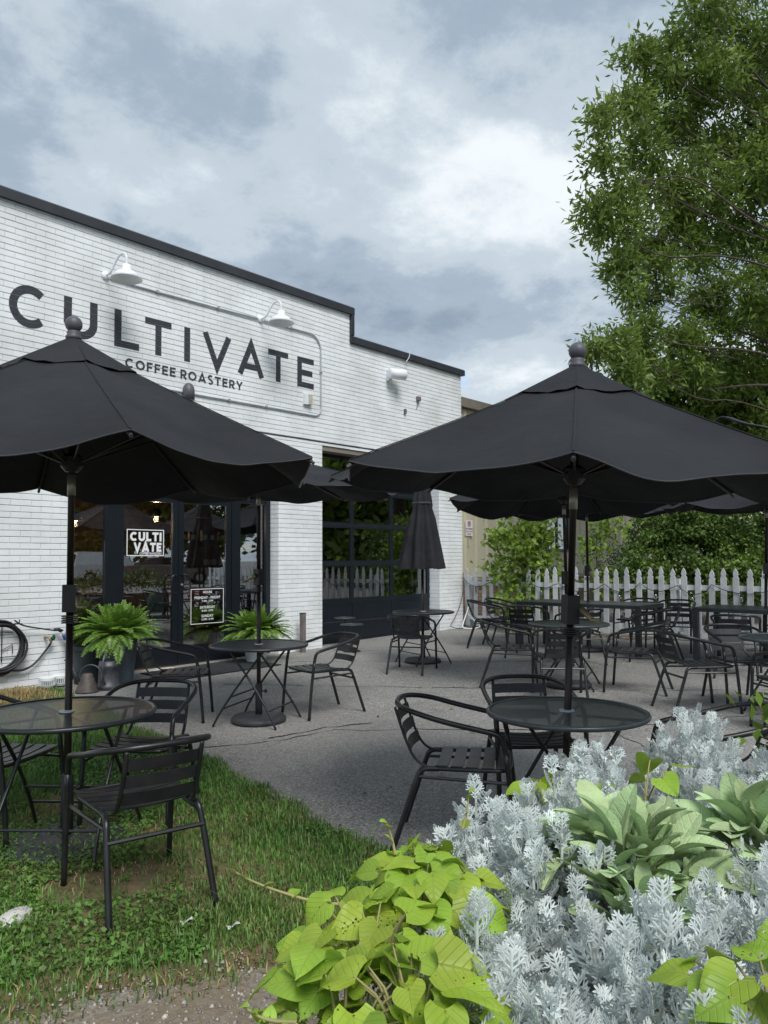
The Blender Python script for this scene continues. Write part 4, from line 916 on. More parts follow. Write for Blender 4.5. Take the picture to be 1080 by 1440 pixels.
def umbrella(x, y, label, rim=1.96, H=.70, a0=0, seed=0, tilt=(0, 0), crank=None, base='disc', Rr=1.37, closed=False, sag=.10, strap=False, poletop=None):
    t = thing('patio_umbrella', label, 'umbrella', (x, y, gz(x)), 0, 'black patio umbrellas'); t.rotation_euler = (tilt[0], tilt[1], 0)
    top = rim + H
    MB().lathe([(.0195, .045), (.0195, 1.30)], 14).build('pole', M['pole'], t, True); MB().lathe([(.0185, 1.302), (.0185, top + .03)], 14).build('pole', M['pole'], t, True)
    MB().lathe([(.0225, rim - .16), (.0225, rim - .05)], 14).build('pole_joint', M['alu'], t, True)
    if base == 'disc':
        MB().lathe([(.25, .0), (.255, .03), (.235, .055), (.05, .07)], 32).build('base', M['base'], t, True); hz = .34
    else:
        MB().lathe([(.32, .0), (.32, .018), (.28, .03), (.05, .045)], 32).build('base', M['base'], t, True); hz = .36
    MB().lathe([(.033, .06), (.033, hz), (.026, hz + .012)], 14).build('sleeve', M['base'], t, True)
    kn = MB().tube([(.03, 0, hz - .06), (.055, 0, hz - .06)], .006, 6).tube([(.055, 0, hz - .06), (.075, 0, hz - .06)], .017, 8).build('knob', M['plastic'], t); kn.rotation_euler = (0, 0, -.9)
    if crank is not None:
        cz, ca = crank
        c = MB().prism([(-.033, -.036, -.07), (.033, -.036, -.07), (.036, .036, -.07), (-.036, .036, -.07)], (0, 0, .15)).build('crank_box', M['plastic'], t, loc=(0, 0, cz), rot=(0, 0, ca))
        for q in range(4): MB().box(-.038, .038, -.039, .039, -.095 + .0 - q * .012, -.089 - q * .012).build('ridge', M['plastic'], c)
        h = MB().tube([(0, -.045, .02), (-.05, -.05, .0), (-.115, -.055, -.035)], [.020, .016, .010], 8).tube([(-.115, -.05, -.036), (-.115, -.10, -.04)], .011, 8).build('crank_handle', M['crank'], c, True)
        MB().lathe([(.012, 0), (.012, .004)], 10).build('button', M['green'], c, False, loc=(0, -.066, .02), rot=(R(90), 0, 0))
    if not closed: canopy(t, Rr, H, rim, a0, sag=sag, seed=seed)
    else:
        b = MB(); prof = [(.035, 0), (.075, -.10), (.105, -.30), (.118, -.42), (.112, -.46), (.15, -.60), (.20, -.85), (.245, -1.10), (.275, -1.30)]
        nn = 96
        for i, (r, z) in enumerate(prof):
            for k in range(nn):
                th = 2*math.pi*k/nn; amp = .30 if i > 1 else .1; f = 1 - amp * .5 * (1 + math.cos(8 * th + .25 * math.sin(3 * z * 4))) * (.55 if 2 < i < 5 else 1) + .05 * math.sin(3 * th + z * 4)
                r2 = r * 1.28; b.v.append((r2 * f * math.cos(th), r2 * f * math.sin(th), top - .04 + z - (.05 * (1 - f) if i == 8 else 0)))
        for i in range(len(prof) - 1):
            for k in range(nn): q = (k + 1) % nn; b.f.append((i*nn + k, i*nn + q, (i+1)*nn + q, (i+1)*nn + k))
        b.build('folded_canopy', M['fabric'], t, True)
        MB().lathe([(.140, -.445), (.143, -.43), (.140, -.415)], 40, (0, 0, top), mod=lambda th, i: 1 - .06 * math.cos(8 * th)).build('strap', M['hem'], t, True)
    finial(t, top + .03)
    if strap:
        for o in (0, .05):
            q = [(math.cos(rib_at(d + 60 * o)) * Rr * s0, math.sin(rib_at(d + 60 * o)) * Rr * s0, rim + H * (1 - s0) + .008 + l - .05 * max(0, s0 - .8) * 4) for d, s0, l in strap]
            MB().tube(chaikin(q, 2), .012, 6, flat=.35).build('tie_strap', M['hem'], t, True)
    return t
FA = math.atan2(.668, .744)                      # the way the camera looks, used only to turn the ribs
def rib_at(deg): return FA + math.pi + R(deg)    # deg: angle of one rib from the line to the camera, clockwise in plan is negative
U_ = {}
umbrella(2.0, 4.125, 'open black umbrella at left over the table on the grass', 2.055, .70, rib_at(31), 1, (0, 0), (1.32, FA + .25), 'plate', sag=.09, Rr=1.41)
umbrella(3.66, 2.03, 'open black umbrella at right over the mesh table nearest the silver plants', 1.925, .57, rib_at(-14), 2, (R(2.9), R(-.35)), (1.235, FA + .25), sag=.06, Rr=1.34, strap=((79, .50, .0), (77, .54, .06), (66, .60, .03), (50, .70, .03), (36, .84, .035), (24, .97, .02)))
umbrella(4.56, 5.66, 'open black umbrella over the middle table before the doors, half hidden behind the left one', 2.16, .36, rib_at(14), 3, (R(.4), R(-.6)), (1.33, FA - 2.2), sag=.08)
umbrella(8.37, 6.79, 'folded black umbrella before the garage door', 1.99, .66, 0, 4, (0, 0), None, closed=True)
umbrella(7.87, 4.27, 'open black umbrella over the second round table, seen below the right-hand one', 2.11, .60, rib_at(12), 5, (R(-2), R(2)), (1.22, FA + .4), sag=.07)
umbrella(10.80, 5.52, 'open black umbrella over the left rectangular table by the fence', 2.12, .60, rib_at(5), 6, (0, 0), (1.2, FA - .5), sag=.08)
umbrella(10.88, 3.05, 'open black umbrella over the right rectangular table by the fence', 2.08, .62, rib_at(20), 7, (R(2), 0), (1.25, FA - .4), sag=.09)

# ---------------------------------------------------------------- doormat, pots, ferns, cans, stools
dm = MB().prism([(5.36, 8.26, gz(5.4) + .004), (7.0, 8.20, gz(7) + .004), (7.02, 9.10, gz(7) + .004), (5.38, 9.12, gz(5.4) + .004)], (0, 0, .012)).build('doormat', M['mat']); tag(dm, 'black rubber doormat lying before the glass doors', 'doormat')
def fern(x, y, z, rad, n, label, seed, up=.55):
    t = thing('fern', label, 'plant', (x, y, z)); r = random.Random(seed)
    for i in range(n):
        az = r.uniform(0, 2*math.pi); q = i / n; el = R(82 - 58 * q + r.uniform(-8, 8)); L_ = rad * (.80 + .5 * r.random()) * (.8 + .3 * q)
        d = Vector((math.cos(az) * math.cos(el), math.sin(az) * math.cos(el), math.sin(el))); p = Vector((.05 * math.cos(az), .05 * math.sin(az), 0)); pts = [p.copy()]
        st = 15
        for k in range(st): p = p + d * (L_ / st); d = (d + Vector((0, 0, -.062 * (1 + .7 * q)))).normalized(); pts.append(p.copy())
        b = MB(); side = d.cross(Vector((0, 0, 1))).normalized()
        b.tube(pts, [.0028] * (len(pts) - 1) + [.001], 4, caps=False)
        for k in range(1, st):
            f = k / st; w = rad * .19 * math.sin(math.pi * min(1, .18 + f * .80)) ** .8
            tan = (pts[k+1] - pts[k]).normalized(); hw = L_ / st * .50
            for s in (-1, 1):
                for j in (0, .5):
                    o = pts[k].lerp(pts[k+1], j); tip = o + side * s * w + tan * w * .35 + Vector((0, 0, -.15 * w + r.uniform(-.008, .008)))
                    mid = o.lerp(tip, .5) + Vector((0, 0, .006)); b.add([o - tan * hw * .35, mid - tan * hw * .55, tip, mid + tan * hw * .55], [(0, 1, 2, 3)])
        b.build('frond', M['fern'], t)
    return t
def planter(x, y, r0, r1, h, m, label, nm='planter_pot'):
    t = thing(nm, label, 'pot', (x, y, gz(x)))
    MB().lathe([(r0, 0), (r1, h - .05), (r1 + .018, h - .045), (r1 + .02, h), (r1 - .015, h), (r1 - .03, h - .06), (r0 - .02, .03)], 28).build('body', m, t, False)
    MB().lathe([(.01, h - .06), (r1 - .032, h - .058)], 24).build('soil', M['soil'], t); return t
planter(4.88, 8.80, .185, .235, .52, M['pot'], 'tall blue-grey planter left of the doors holding a fern'); fern(4.88, 8.80, gz(4.9) + .52, .47, 180, 'bushy green fern in the tall blue-grey planter', 5)
planter(4.62, 9.02, .16, .21, .46, M['darkpot'], 'dark teal planter tucked behind the blue-grey planter')
planter(7.02, 8.78, .13, .19, .36, M['whitepot'], 'white planter before the brick pier holding a fern'); fern(7.02, 8.78, gz(7) + .37, .44, 160, 'bushy green fern in the white planter by the brick pier', 8)
t = thing('watering_can', 'ribbed beehive-shaped watering can with ring handle beside the blue-grey planter', 'watering can', (4.30, 8.42, gz(4.3)), FA)
MB().lathe([(.13 - .0085 * i + (.008 if i % 2 else 0), .022 * i) for i in range(10)] + [(.04, .215)], 24).build('body', M['rustic'], t, True)
MB().tube([(.05 + .125 * math.cos(a), -.03 + .0, .19 + .125 * math.sin(a)) for a in np.linspace(-1.0, math.pi + .5, 16)], .008, 6).build('handle', M['zinc'], t, True).rotation_euler = (0, 0, R(-90))
MB().tube([(0, .08, .10), (.0, .16, .25), (.0, .20, .34)], [.02, .013, .012], 8).build('spout', M['zinc'], t, True); MB().tube([(0, .20, .335), (0, .225, .385)], [.014, .05], 12).build('rose', M['zinc'], t, True)
t = thing('watering_can', 'plain galvanised watering can with arched handle in front of the blue-grey planter', 'watering can', (4.56, 8.42, gz(4.5)), FA - R(90))
MB().lathe([(.125, 0), (.125, .05), (.118, .055), (.112, .25), (.118, .26), (.118, .285), (.112, .29), (.108, .33), (.095, .33), (.10, .28)], 24).build('body', M['zinc'], t, True)
MB().tube(chaikin([(0, .02, .34), (0, -.04, .43), (0, -.15, .42), (0, -.20, .28), (0, -.17, .12), (0, -.115, .08)], 3), .012, 8, flat=.6).build('handle', M['zinc'], t, True).rotation_euler = (0, 0, R(0))
MB().tube([(0, .11, .06), (0, .20, .22), (0, .27, .36)], [.025, .016, .013], 8).build('spout', M['zinc'], t, True)
for i, (x, y) in enumerate(((4.10, 8.99), (4.28, 9.05))):
    t = thing('lattice_bowl', ['white lattice bowl at the foot of the brick wall, the one nearer the hose', 'white lattice bowl at the foot of the brick wall, the one nearer the umbrella pole'][i], 'bowl', (x, y, gz(x) + .02), 0, 'white lattice bowls')
    MB().lathe([(.075, 0), (.085, .02), (.088, .03)], 24).build('base', M['whitepot'], t); MB().lathe([(.09, .085), (.096, .088), (.096, .12), (.088, .125), (.01, .12)], 28).build('rim', M['white'], t)
    b = MB()
    for k in range(26): a = 2*math.pi*k/26; b.tube([(.087*math.cos(a), .087*math.sin(a), .03), (.092*math.cos(a), .092*math.sin(a), .086)], .006, 4)
    stuff(b.build('lattice', M['white'], t))
for i, (x, y, h) in enumerate(((9.05, 9.0, .46), (8.62, 8.42, .42))):
    t = thing('side_stool', ['small round slatted stool close against the garage door', 'small round slatted stool half hidden behind the chair back'][i], 'stool', (x, y, gz(x)), .3, 'small round stools by the garage')
    MB().tube([(.17*math.cos(a), .17*math.sin(a), h) for a in np.linspace(0, 2*math.pi, 24, endpoint=False)], .012, 6, closed=True).build('rim', M['tablegrey'], t, True)
    for k in range(-4, 5): c = math.sqrt(.165**2 - (k*.036)**2); MB().box(k*.036 - .012, k*.036 + .012, -c, c, h - .004, h + .003).build('slat', M['tablegrey'], t)
    MB().tube([(0, 0, .02), (0, 0, h - .006)], .016, 8).build('stem', M['table'], t); MB().lathe([(.14, 0), (.14, .012), (.02, .025)], 20).build('base', M['table'], t)

# ---------------------------------------------------------------- trees and shrubs
def leaf_cloud(clumps, per_m3, L_, W_, spray, seed, droop=.25, up=0.0, maxper=2600, star=False, tuft=0, dens=1.0):
    """leaves in sprays on twig ends spread through the clumps; returns quads"""
    g = np.random.default_rng(seed); C_, D_ = [], []
    for (x, y, z, r) in clumps:
        n = int(min(maxper, per_m3 * r ** 2.3) / spray) + 3
        u = g.normal(size=(n, 3)); u /= np.linalg.norm(u, axis=1)[:, None]; rad = r * (.25 + .78 * g.random(n) ** .6); wob = 1 + .28 * (vnoise(u[:, 0] * 2.2 + x * 3, u[:, 1] * 2.2 + z * 3, seed) - .5) * 2
        c = np.array([x, y, z]) + u * (rad * wob)[:, None] * np.array([1, 1, .82])
        if tuft:
            nt_ = int(4 + 1.5 * dens * (r / tuft) ** 2); u = g.normal(size=(nt_, 3)); u /= np.linalg.norm(u, axis=1)[:, None]; tc_ = np.array([x, y, z]) + u * (r * (.3 + .72 * g.random(nt_) ** .6))[:, None] * np.array([1, 1, .85])
            m = int(per_m3); w = g.normal(size=(nt_ * m, 3)); w /= np.linalg.norm(w, axis=1)[:, None]; tr = np.repeat(tuft * (.6 + .7 * g.random(nt_)), m)
            C_.append(np.repeat(tc_, m, 0) + w * (tr * (.2 + .8 * g.random(nt_ * m) ** .7))[:, None] * np.array([1.15, 1.15, .7])); D_.append(w + np.repeat(u, m, 0) * .6); continue
        C_.append(np.repeat(c, spray, 0)); D_.append(np.repeat(u, spray, 0))
    c = np.concatenate(C_); d = np.concatenate(D_); n = len(c)
    dirs = d * .7 + g.normal(size=(n, 3)) * .75 + np.array([0, 0, up - droop]); dirs /= np.linalg.norm(dirs, axis=1)[:, None]
    base = c + g.normal(size=(n, 3)) * L_ * .75
    s = np.cross(dirs, g.normal(size=(n, 3))); s /= np.linalg.norm(s, axis=1)[:, None]; k = (.7 + .6 * g.random(n))[:, None]
    tip = base + dirs * L_ * k; mid = base + dirs * L_ * k * .45; nrm = np.cross(dirs, s)
    a = mid + s * W_ * k * .5 + nrm * W_ * .12; b = mid - s * W_ * k * .5 + nrm * W_ * .12
    V = np.stack([base, a, tip, b], 1).reshape(-1, 3); F = np.arange(n * 4).reshape(-1, 4)
    if star:
        e1 = base + dirs * L_ * .25 + s * L_ * .55 * k; e2 = base + dirs * L_ * .25 - s * L_ * .55 * k; q = base + dirs * L_ * k * .30
        V2 = np.stack([base, e1, q, e2], 1).reshape(-1, 3); V = np.concatenate([V, V2]); F = np.arange(n * 8).reshape(-1, 4)
    return V, F
def limbs(mbd, root, trunk_top, clumps, r0, seed, thin=.012, every=1):
    rnd = random.Random(seed); root = Vector(root); top = Vector(trunk_top)
    tp = [root.lerp(top, q / 6) + Vector((rnd.uniform(-.06, .06), rnd.uniform(-.06, .06), 0)) * (r0 * 4) for q in range(7)]
    mbd.tube(tp, [r0 * (1.25 if q == 0 else 1 - .55 * q / 6) for q in range(7)], 12)
    out = MB()
    for i, (x, y, z, r) in enumerate(clumps):
        if i % every: continue
        e = Vector((x, y, z)); h = min(max((z - root.z) * .62, (top.z - root.z) * .3), top.z - root.z); s = root.lerp(top, h / (top.z - root.z))
        mid = s.lerp(e, .5) + Vector((rnd.uniform(-1, 1), rnd.uniform(-1, 1), rnd.uniform(.0, 1))) * (e - s).length * .12; J = lambda q: Vector((rnd.uniform(-1, 1), rnd.uniform(-1, 1), rnd.uniform(-1, 1))) * (e - s).length * q
        p = chaikin([s, s.lerp(mid, .5) + J(.06), mid, mid.lerp(e, .35) + J(.06), mid.lerp(e, .7) + J(.07), e], 2); rr_ = max(thin, r0 * .30 * min(1, r)); out.tube(p, [rr_ * (1 - .8 * q / (len(p) - 1)) for q in range(len(p))], 6)
        for k in range(5):
            d = Vector((rnd.gauss(0, 1), rnd.gauss(0, 1), rnd.gauss(0, .8))).normalized() * r * .95; b0 = mid.lerp(e, rnd.uniform(.4, 1)); out.tube([b0, b0.lerp(e + d, .5) + Vector((0, 0, .05 * r)), e + d], [thin * .9, thin * .6, thin * .25], 4, caps=False)
    return out
def tree(name, label, cat, root, top, clumps, r0, leafm, per, L_, W_, spray, seed, barkm='bark', **k):
    t = thing(name, label, cat, (0, 0, 0)); kk = {q: k.pop(q) for q in ('thin', 'every') if q in k}
    b = MB(); lb = limbs(b, root, top, clumps, r0, seed, **kk); b.build('trunk', M[barkm], t, True); lb.build('limbs', M[barkm], t, True)
    V, F = leaf_cloud(clumps, per, L_, W_, spray, seed, **k); stuff(link('crown', np_mesh('crown', V, F, M[leafm]), t)); return t
OAK = [ (14.52,4.84,11.86,0.56),(16.12,4.55,12.07,1.15),(15.15,4.95,11.04,0.83),(14.06,5.43,10.79,0.56),(13.51,5.74,10.80,0.29),(14.27,5.16,11.32,0.34),(13.17,5.75,9.76,0.39),(12.55,5.88,9.25,0.33),(14.43,5.80,10.35,0.63),(15.41,5.47,10.21,0.89),(16.64,4.81,10.63,1.19),(13.84,5.78,9.31,0.48),(12.52,5.95,8.58,0.23),(16.21,4.65,9.20,1.15),(15.09,5.18,8.74,0.83),(14.33,5.72,8.69,0.62),(13.10,5.93,8.18,0.42),(12.49,6.05,7.63,0.33),(13.09,5.99,7.58,0.39),(14.37,6.04,7.84,0.67),(15.43,5.60,7.84,0.86),(16.62,5.01,8.04,1.11),(13.40,5.98,6.95,0.40),(14.19,5.70,6.93,0.46),(13.27,5.86,6.45,0.21),(15.75,4.57,6.72,0.83),(15.71,5.37,6.76,0.43),(16.93,4.80,6.18,0.89),(15.82,5.29,6.11,0.60),(14.89,5.58,5.96,0.50),(13.95,5.90,5.78,0.46),(13.13,6.09,5.41,0.39),(12.59,6.24,5.27,0.25),(13.23,6.01,4.89,0.44),(14.64,5.92,5.27,0.56),(15.65,5.53,5.32,0.72),(17.38,5.09,5.41,1.07),(13.29,5.97,4.50,0.26),(14.22,6.00,6.53,0.19),(18.05,5.17,4.43,0.79),(18.43,4.19,12.61,1.73),(18.62,4.16,9.93,1.73),(18.70,4.25,7.26,1.73),(18.10,3.02,13.14,1.78),(17.05,2.91,9.91,1.81),(19.51,3.27,8.35,2.05),(18.53,3.04,5.73,1.48),(19.34,1.74,11.65,2.08),(18.31,1.62,8.24,1.95),(19.61,1.82,6.02,1.78),(17.55,3.51,14.92,1.78),(18.83,2.06,15.36,2.08),(16.07,4.50,13.65,1.01),(20.41,0.51,12.24,1.78),(20.51,0.62,8.97,1.78),(20.49,0.81,6.45,1.63) ]
MAP = [ (16.93,6.38,4.83,0.57),(16.61,6.73,5.07,0.41),(17.74,6.19,5.41,0.58),(18.66,5.96,4.93,0.75),(19.09,5.45,5.27,0.67),(17.82,6.16,4.52,0.55),(19.01,5.60,4.27,0.75),(19.25,5.38,3.60,0.67),(18.57,6.11,3.93,0.67),(19.67,4.85,4.59,1.00),(19.82,4.77,3.26,0.92),(17.89,6.00,5.81,0.42) ]
SAP = [ (12.99,7.96,2.18,0.33),(12.77,8.08,1.81,0.41),(12.53,8.18,2.04,0.22),(12.44,8.30,1.85,0.16),(13.23,7.72,1.74,0.39),(13.38,7.68,2.09,0.22),(12.91,7.96,1.32,0.47),(13.34,7.64,1.21,0.42),(12.54,8.22,1.33,0.25),(12.93,7.83,0.77,0.33),(12.63,8.01,0.81,0.27),(12.53,8.06,0.49,0.22),(12.68,7.84,0.24,0.19),(13.20,7.73,2.22,0.17),(12.40,8.37,1.40,0.11) ]
SAP2 = [ (14.20,7.06,2.09,0.31),(14.33,6.91,2.33,0.20),(14.01,7.16,1.67,0.31),(14.62,6.74,2.16,0.19),(14.14,7.05,1.20,0.37),(14.51,6.88,1.88,0.23) ]
HED = [ (15.33,6.27,2.03,0.55),(15.61,5.80,2.09,0.60),(16.04,5.32,2.02,0.65),(16.48,4.84,1.94,0.65),(14.76,6.34,1.38,0.45),(15.14,5.92,1.38,0.51),(15.56,5.45,1.37,0.56),(15.99,4.98,1.30,0.56),(16.37,4.56,1.30,0.56),(14.49,6.37,0.89,0.28),(14.91,5.91,0.82,0.31),(15.47,5.29,0.82,0.33),(16.03,4.67,0.82,0.33),(16.90,4.22,1.86,0.86),(17.19,3.79,1.29,0.85),(16.00,5.64,2.39,0.36),(16.44,5.16,2.34,0.36) ]
DBU = [ (15.98,7.67,1.45,0.47),(16.24,7.38,1.52,0.44),(15.77,7.33,1.06,0.40),(15.55,7.59,0.99,0.28) ]
OAK = [(x, y, z, r * (.84 if x < 17.2 else .72)) for x, y, z, r in OAK]
tree('willow_oak', 'tall dark green willow oak filling the sky at right', 'tree', (19.6, 1.9, .2), (19.2, 2.2, 11.5), OAK, .34, 'oak', 105, .15, .047, 12, 21, droop=.2, every=2, thin=.008, tuft=.205, dens=.88)
tree('maple_tree', 'lighter green maple below the oak, behind the right umbrella', 'tree', (19.2, 5.3, .2), (18.8, 5.6, 4.6), MAP, .11, 'maple', 120, .13, .10, 6, 22, droop=.1, tuft=.26, dens=1.2)
tree('gum_sapling', 'bright green sweetgum sapling growing through the picket fence by the signs', 'sapling', (12.98, 7.86, .15), (12.95, 7.95, 2.0), SAP, .028, 'gum', 1900, .115, .07, 5, 23, 'twig', droop=.15, thin=.006, star=True)
tree('gum_sapling', 'thinner green sapling behind the fence before the dark window', 'sapling', (14.2, 7.05, .15), (14.2, 7.05, 2.1), SAP2, .020, 'gum', 900, .11, .07, 5, 24, 'twig', droop=.15, thin=.006, star=True)
tree('shrub', 'large leafy green shrub behind the picket fence at right', 'shrub', (15.6, 5.4, .15), (15.6, 5.4, 1.6), HED, .05, 'hedge', 150, .075, .048, 8, 25, 'twig', tuft=.16, dens=1.3, droop=.05, thin=.008)
tree('shrub', 'smaller dark green bush beyond the fence between sapling and large shrub', 'shrub', (15.9, 7.4, .15), (15.9, 7.4, 1.2), DBU, .03, 'darkhedge', 3500, .05, .03, 8, 26, 'twig', droop=.05, thin=.006)
FLO = [(15.0 + .28 * i + .1 * math.sin(i * 3), 8.2 - .55 * i, .45 + .1 * math.sin(i * 2), .30) for i in range(6)]
tree('shrub', 'low green bushes with pale gaps at the foot of the fence', 'shrub', (15.6, 6.9, .15), (15.6, 6.9, .5), FLO, .02, 'hedge', 1500, .055, .03, 7, 27, 'twig', droop=.05, thin=.005)
# leaf litter along the fence foot
n = 1500; g = np.random.default_rng(31); lx = 12.72 - np.abs(g.normal(0, .22, n)); ly = g.uniform(-1.5, 9.0, n); ok = fbm(lx * 2, ly * 1.2, 4) > .47; lx, ly = lx[ok], ly[ok]; n = len(lx)
th = g.uniform(0, 2*math.pi, n); s_ = .022 + .025 * g.random(n); zc = np.array([gz(a) for a in lx]) + .008 + .012 * g.random(n)
V = np.stack([np.stack([lx + np.cos(th + q) * s_ * w, ly + np.sin(th + q) * s_ * w, zc + g.uniform(-.006, .012, n)], 1) for q, w in ((0, 1), (1.57, .5), (3.14, 1), (4.71, .5))], 1).reshape(-1, 3)
lt = link('leaf_litter', np_mesh('leaf_litter', V, np.arange(n * 4).reshape(-1, 4), M['brown_leaf'])); lt['kind'] = 'stuff'
n = 900; g = np.random.default_rng(36); ly = g.uniform(2.6, 8.9, n); lx = lawn_edge(ly) + np.abs(g.normal(0, .10, n)) - .05; th = g.uniform(0, 6.28, n); s_ = .003 + .012 * g.random(n) ** 2; zc = np.array([gz(a) for a in lx]) + .006
V = np.stack([np.stack([lx + np.cos(th + q) * s_ * w, ly + np.sin(th + q) * s_ * w, zc + g.uniform(-.002, .006, n)], 1) for q, w in ((0, 1), (1.57, .5), (3.14, 1), (4.71, .5))], 1).reshape(-1, 3)
lt = link('edge_litter', np_mesh('edge_litter', V, np.arange(n * 4).reshape(-1, 4), M['dry'])); lt['kind'] = 'stuff'
n = 170; g = np.random.default_rng(32); lx = g.uniform(3.3, 11.5, n); ly = np.clip(g.uniform(2.2, 8.8, n), None, 8.8); th = g.uniform(0, 6.28, n); s_ = .008 + .022 * g.random(n) ** 2; zc = np.array([gz(a) for a in lx]) + .006
V = np.stack([np.stack([lx + np.cos(th + q) * s_ * w, ly + np.sin(th + q) * s_ * w, zc + g.uniform(-.002, .010, n)], 1) for q, w in ((0, 1), (1.57, .5), (3.14, 1), (4.71, .5))], 1).reshape(-1, 3)
lt = link('leaf_litter', np_mesh('leaf_litter', V, np.arange(n * 4).reshape(-1, 4), M['brown_leaf'])); lt['kind'] = 'stuff'

# ---------------------------------------------------------------- across the street (seen only in the glass)
def blob_tree(x, y, h, r, label, seed):
    rnd = random.Random(seed); cl = [(x + rnd.gauss(0, r * .5), y + rnd.gauss(0, r * .5), h * rnd.uniform(.25, 1), r * rnd.uniform(.35, .6)) for _ in range(30)]
    z0 = gz(x); return tree('street_tree', label, 'tree', (x, y, z0), (x, y, h * .8), cl, .22, 'oak', 330, .50, .30, 6, seed, droop=.3, maxper=800)
for i, (x, y, h, r) in enumerate(((8, -30, 9, 4), (15, -33, 11, 4.5), (23, -32, 9, 4), (31, -31, 11, 5), (40, -24, 10, 5), (44, -12, 10, 5), (33, -13, 8, 3.6), (28, -6, 7, 3))):
    o = blob_tree(x, y, h, r, ['leafy tree across the street, leftmost of the row', 'tallest leafy tree across the street', 'leafy tree across the street behind the white car', 'broad leafy tree across the street behind the grey car', 'leafy tree at the far street corner', 'leafy tree down the side road', 'mid-size leafy tree past the hedge', 'small leafy tree past the shrub'][i], 60 + i)
    o['group'] = 'trees across the street'
def car(x, y, rz, m, label, kind, nm):
    t = thing(nm, label, 'car', (x, y, gz(x)), rz, 'cars parked across the street')
    if kind == 'suv': prof = [(-2.3, .45), (-2.32, .95), (-2.2, 1.05), (1.0, 1.05), (2.2, .92), (2.32, .6), (2.3, .35), (-2.2, .35)]; cab = [(-2.22, 1.052), (-2.0, 1.66), (-1.7, 1.74), (.3, 1.72), (1.15, 1.052)]; w = .92
    else: prof = [(-2.3, .45), (-2.34, .85), (-2.2, .98), (-1.5, 1.0), (1.0, .95), (2.15, .80), (2.3, .55), (2.25, .3), (-2.2, .3)]; cab = [(-1.75, 1.0), (-.95, 1.40), (.2, 1.42), (1.1, .96)]; w = .88
    def loft(pr, w0, w1):
        zs = [p[1] for p in pr]; z0, z1 = min(zs), max(zs); b = MB(); n = len(pr)
        for s in (-1, 1):
            for a, z in pr: b.v.append((a, s * (w0 + (w1 - w0) * (z - z0) / (z1 - z0)), z))
        b.f = [tuple(range(n)), tuple(range(2*n - 1, n - 1, -1))] + [(i, i + n, (i+1) % n + n, (i+1) % n) for i in range(n)]; return b
    loft(prof, w - .04, w).build('body', m, t); loft(cab, w - .04, w - .22).build('cabin', m, t)
    for s in (-1, 1):
        g_ = [(a * .93 + (-.02), 1.0 + (z - 1.0) * .82 + .06) for a, z in cab]; g_ = [(a, s * (w - .055 - (z - 1.0) * .27), z) for a, z in g_]; MB().prism(g_, (0, s * .02, 0)).build('side_window', M['carglass'], t)
    z0, z1 = cab[0][1], cab[1][1]; a0, a1 = cab[0][0], cab[1][0]; MB().add([(a0 + .02, -w*.8, z0 + .06), (a0 + .02, w*.8, z0 + .06), (a1 - .03, w*.68, z1 - .06), (a1 - .03, -w*.68, z1 - .06)], [(0, 1, 2, 3)]).build('rear_window', M['carglass'], t).location = (-.035, 0, 0)
    for a in (-1.42, 1.42):
        for s in (-1, 1):
            wh = MB().lathe([(.2, -.11), (.33, -.10), (.345, 0), (.33, .10), (.2, .11)], 20).build('wheel', M['tyre'], t, False, loc=(a, s * (w - .08), .345), rot=(R(90), 0, 0)); MB().lathe([(.19, -.118), (.21, -.1), (.21, .1), (.19, .118)], 14).build('rim', M['rim'], wh)
    for s in (-1, 1): MB().box(prof[1][0] - .03, prof[1][0] + .05, s * (w - .12) - .11, s * (w - .12) + .11, .82, .98).build('taillight', M['taillight'], t)
    MB().box(prof[1][0] - .02, prof[1][0] + .02, -.26, .26, .66, .78).build('number_plate', M['signwhite'], t)
car(21.2, -20.4, R(5), M['carwhite'], 'white estate car parked across the street, mirrored in the left pane', 'suv', 'parked_car')
car(22.4, -16.4, R(25), M['cargrey'], 'taupe saloon car parked across the street, mirrored in the left door', 'sedan', 'parked_car')
car(20.0, -24.5, R(200), M['carsilver'], 'silver car parked behind the white one across the street', 'suv', 'parked_car')

t = thing('planter_box', 'timber planter box at the end of the picket fence, mirrored in the door', 'planter', (10.6, -.2, gz(10.6)))
for y0, y1 in ((-.45, -.41), (.41, .45)): MB().box(-1.2, 1.2, y0, y1, 0, .5).build('side_board', M['timber'], t)
for x0, x1 in ((-1.2, -1.16), (1.16, 1.2)): MB().box(x0, x1, -.409, .409, 0, .5).build('end_board', M['timber'], t)
MB().box(-1.158, 1.158, -.408, .408, .1, .42).build('soil', M['soil'], t)
tree('shrub', 'leafy bush in the timber planter box at the fence end', 'shrub', (10.6, -.2, .5), (10.6, -.2, 1.0), [(10.6 + .38 * i, -.2 + .1 * (i % 2), .85 + .12 * ((i * 7) % 3), .34) for i in range(-3, 4)], .02, 'hedge', 3000, .07, .045, 7, 28, 'twig', droop=.1, thin=.006)

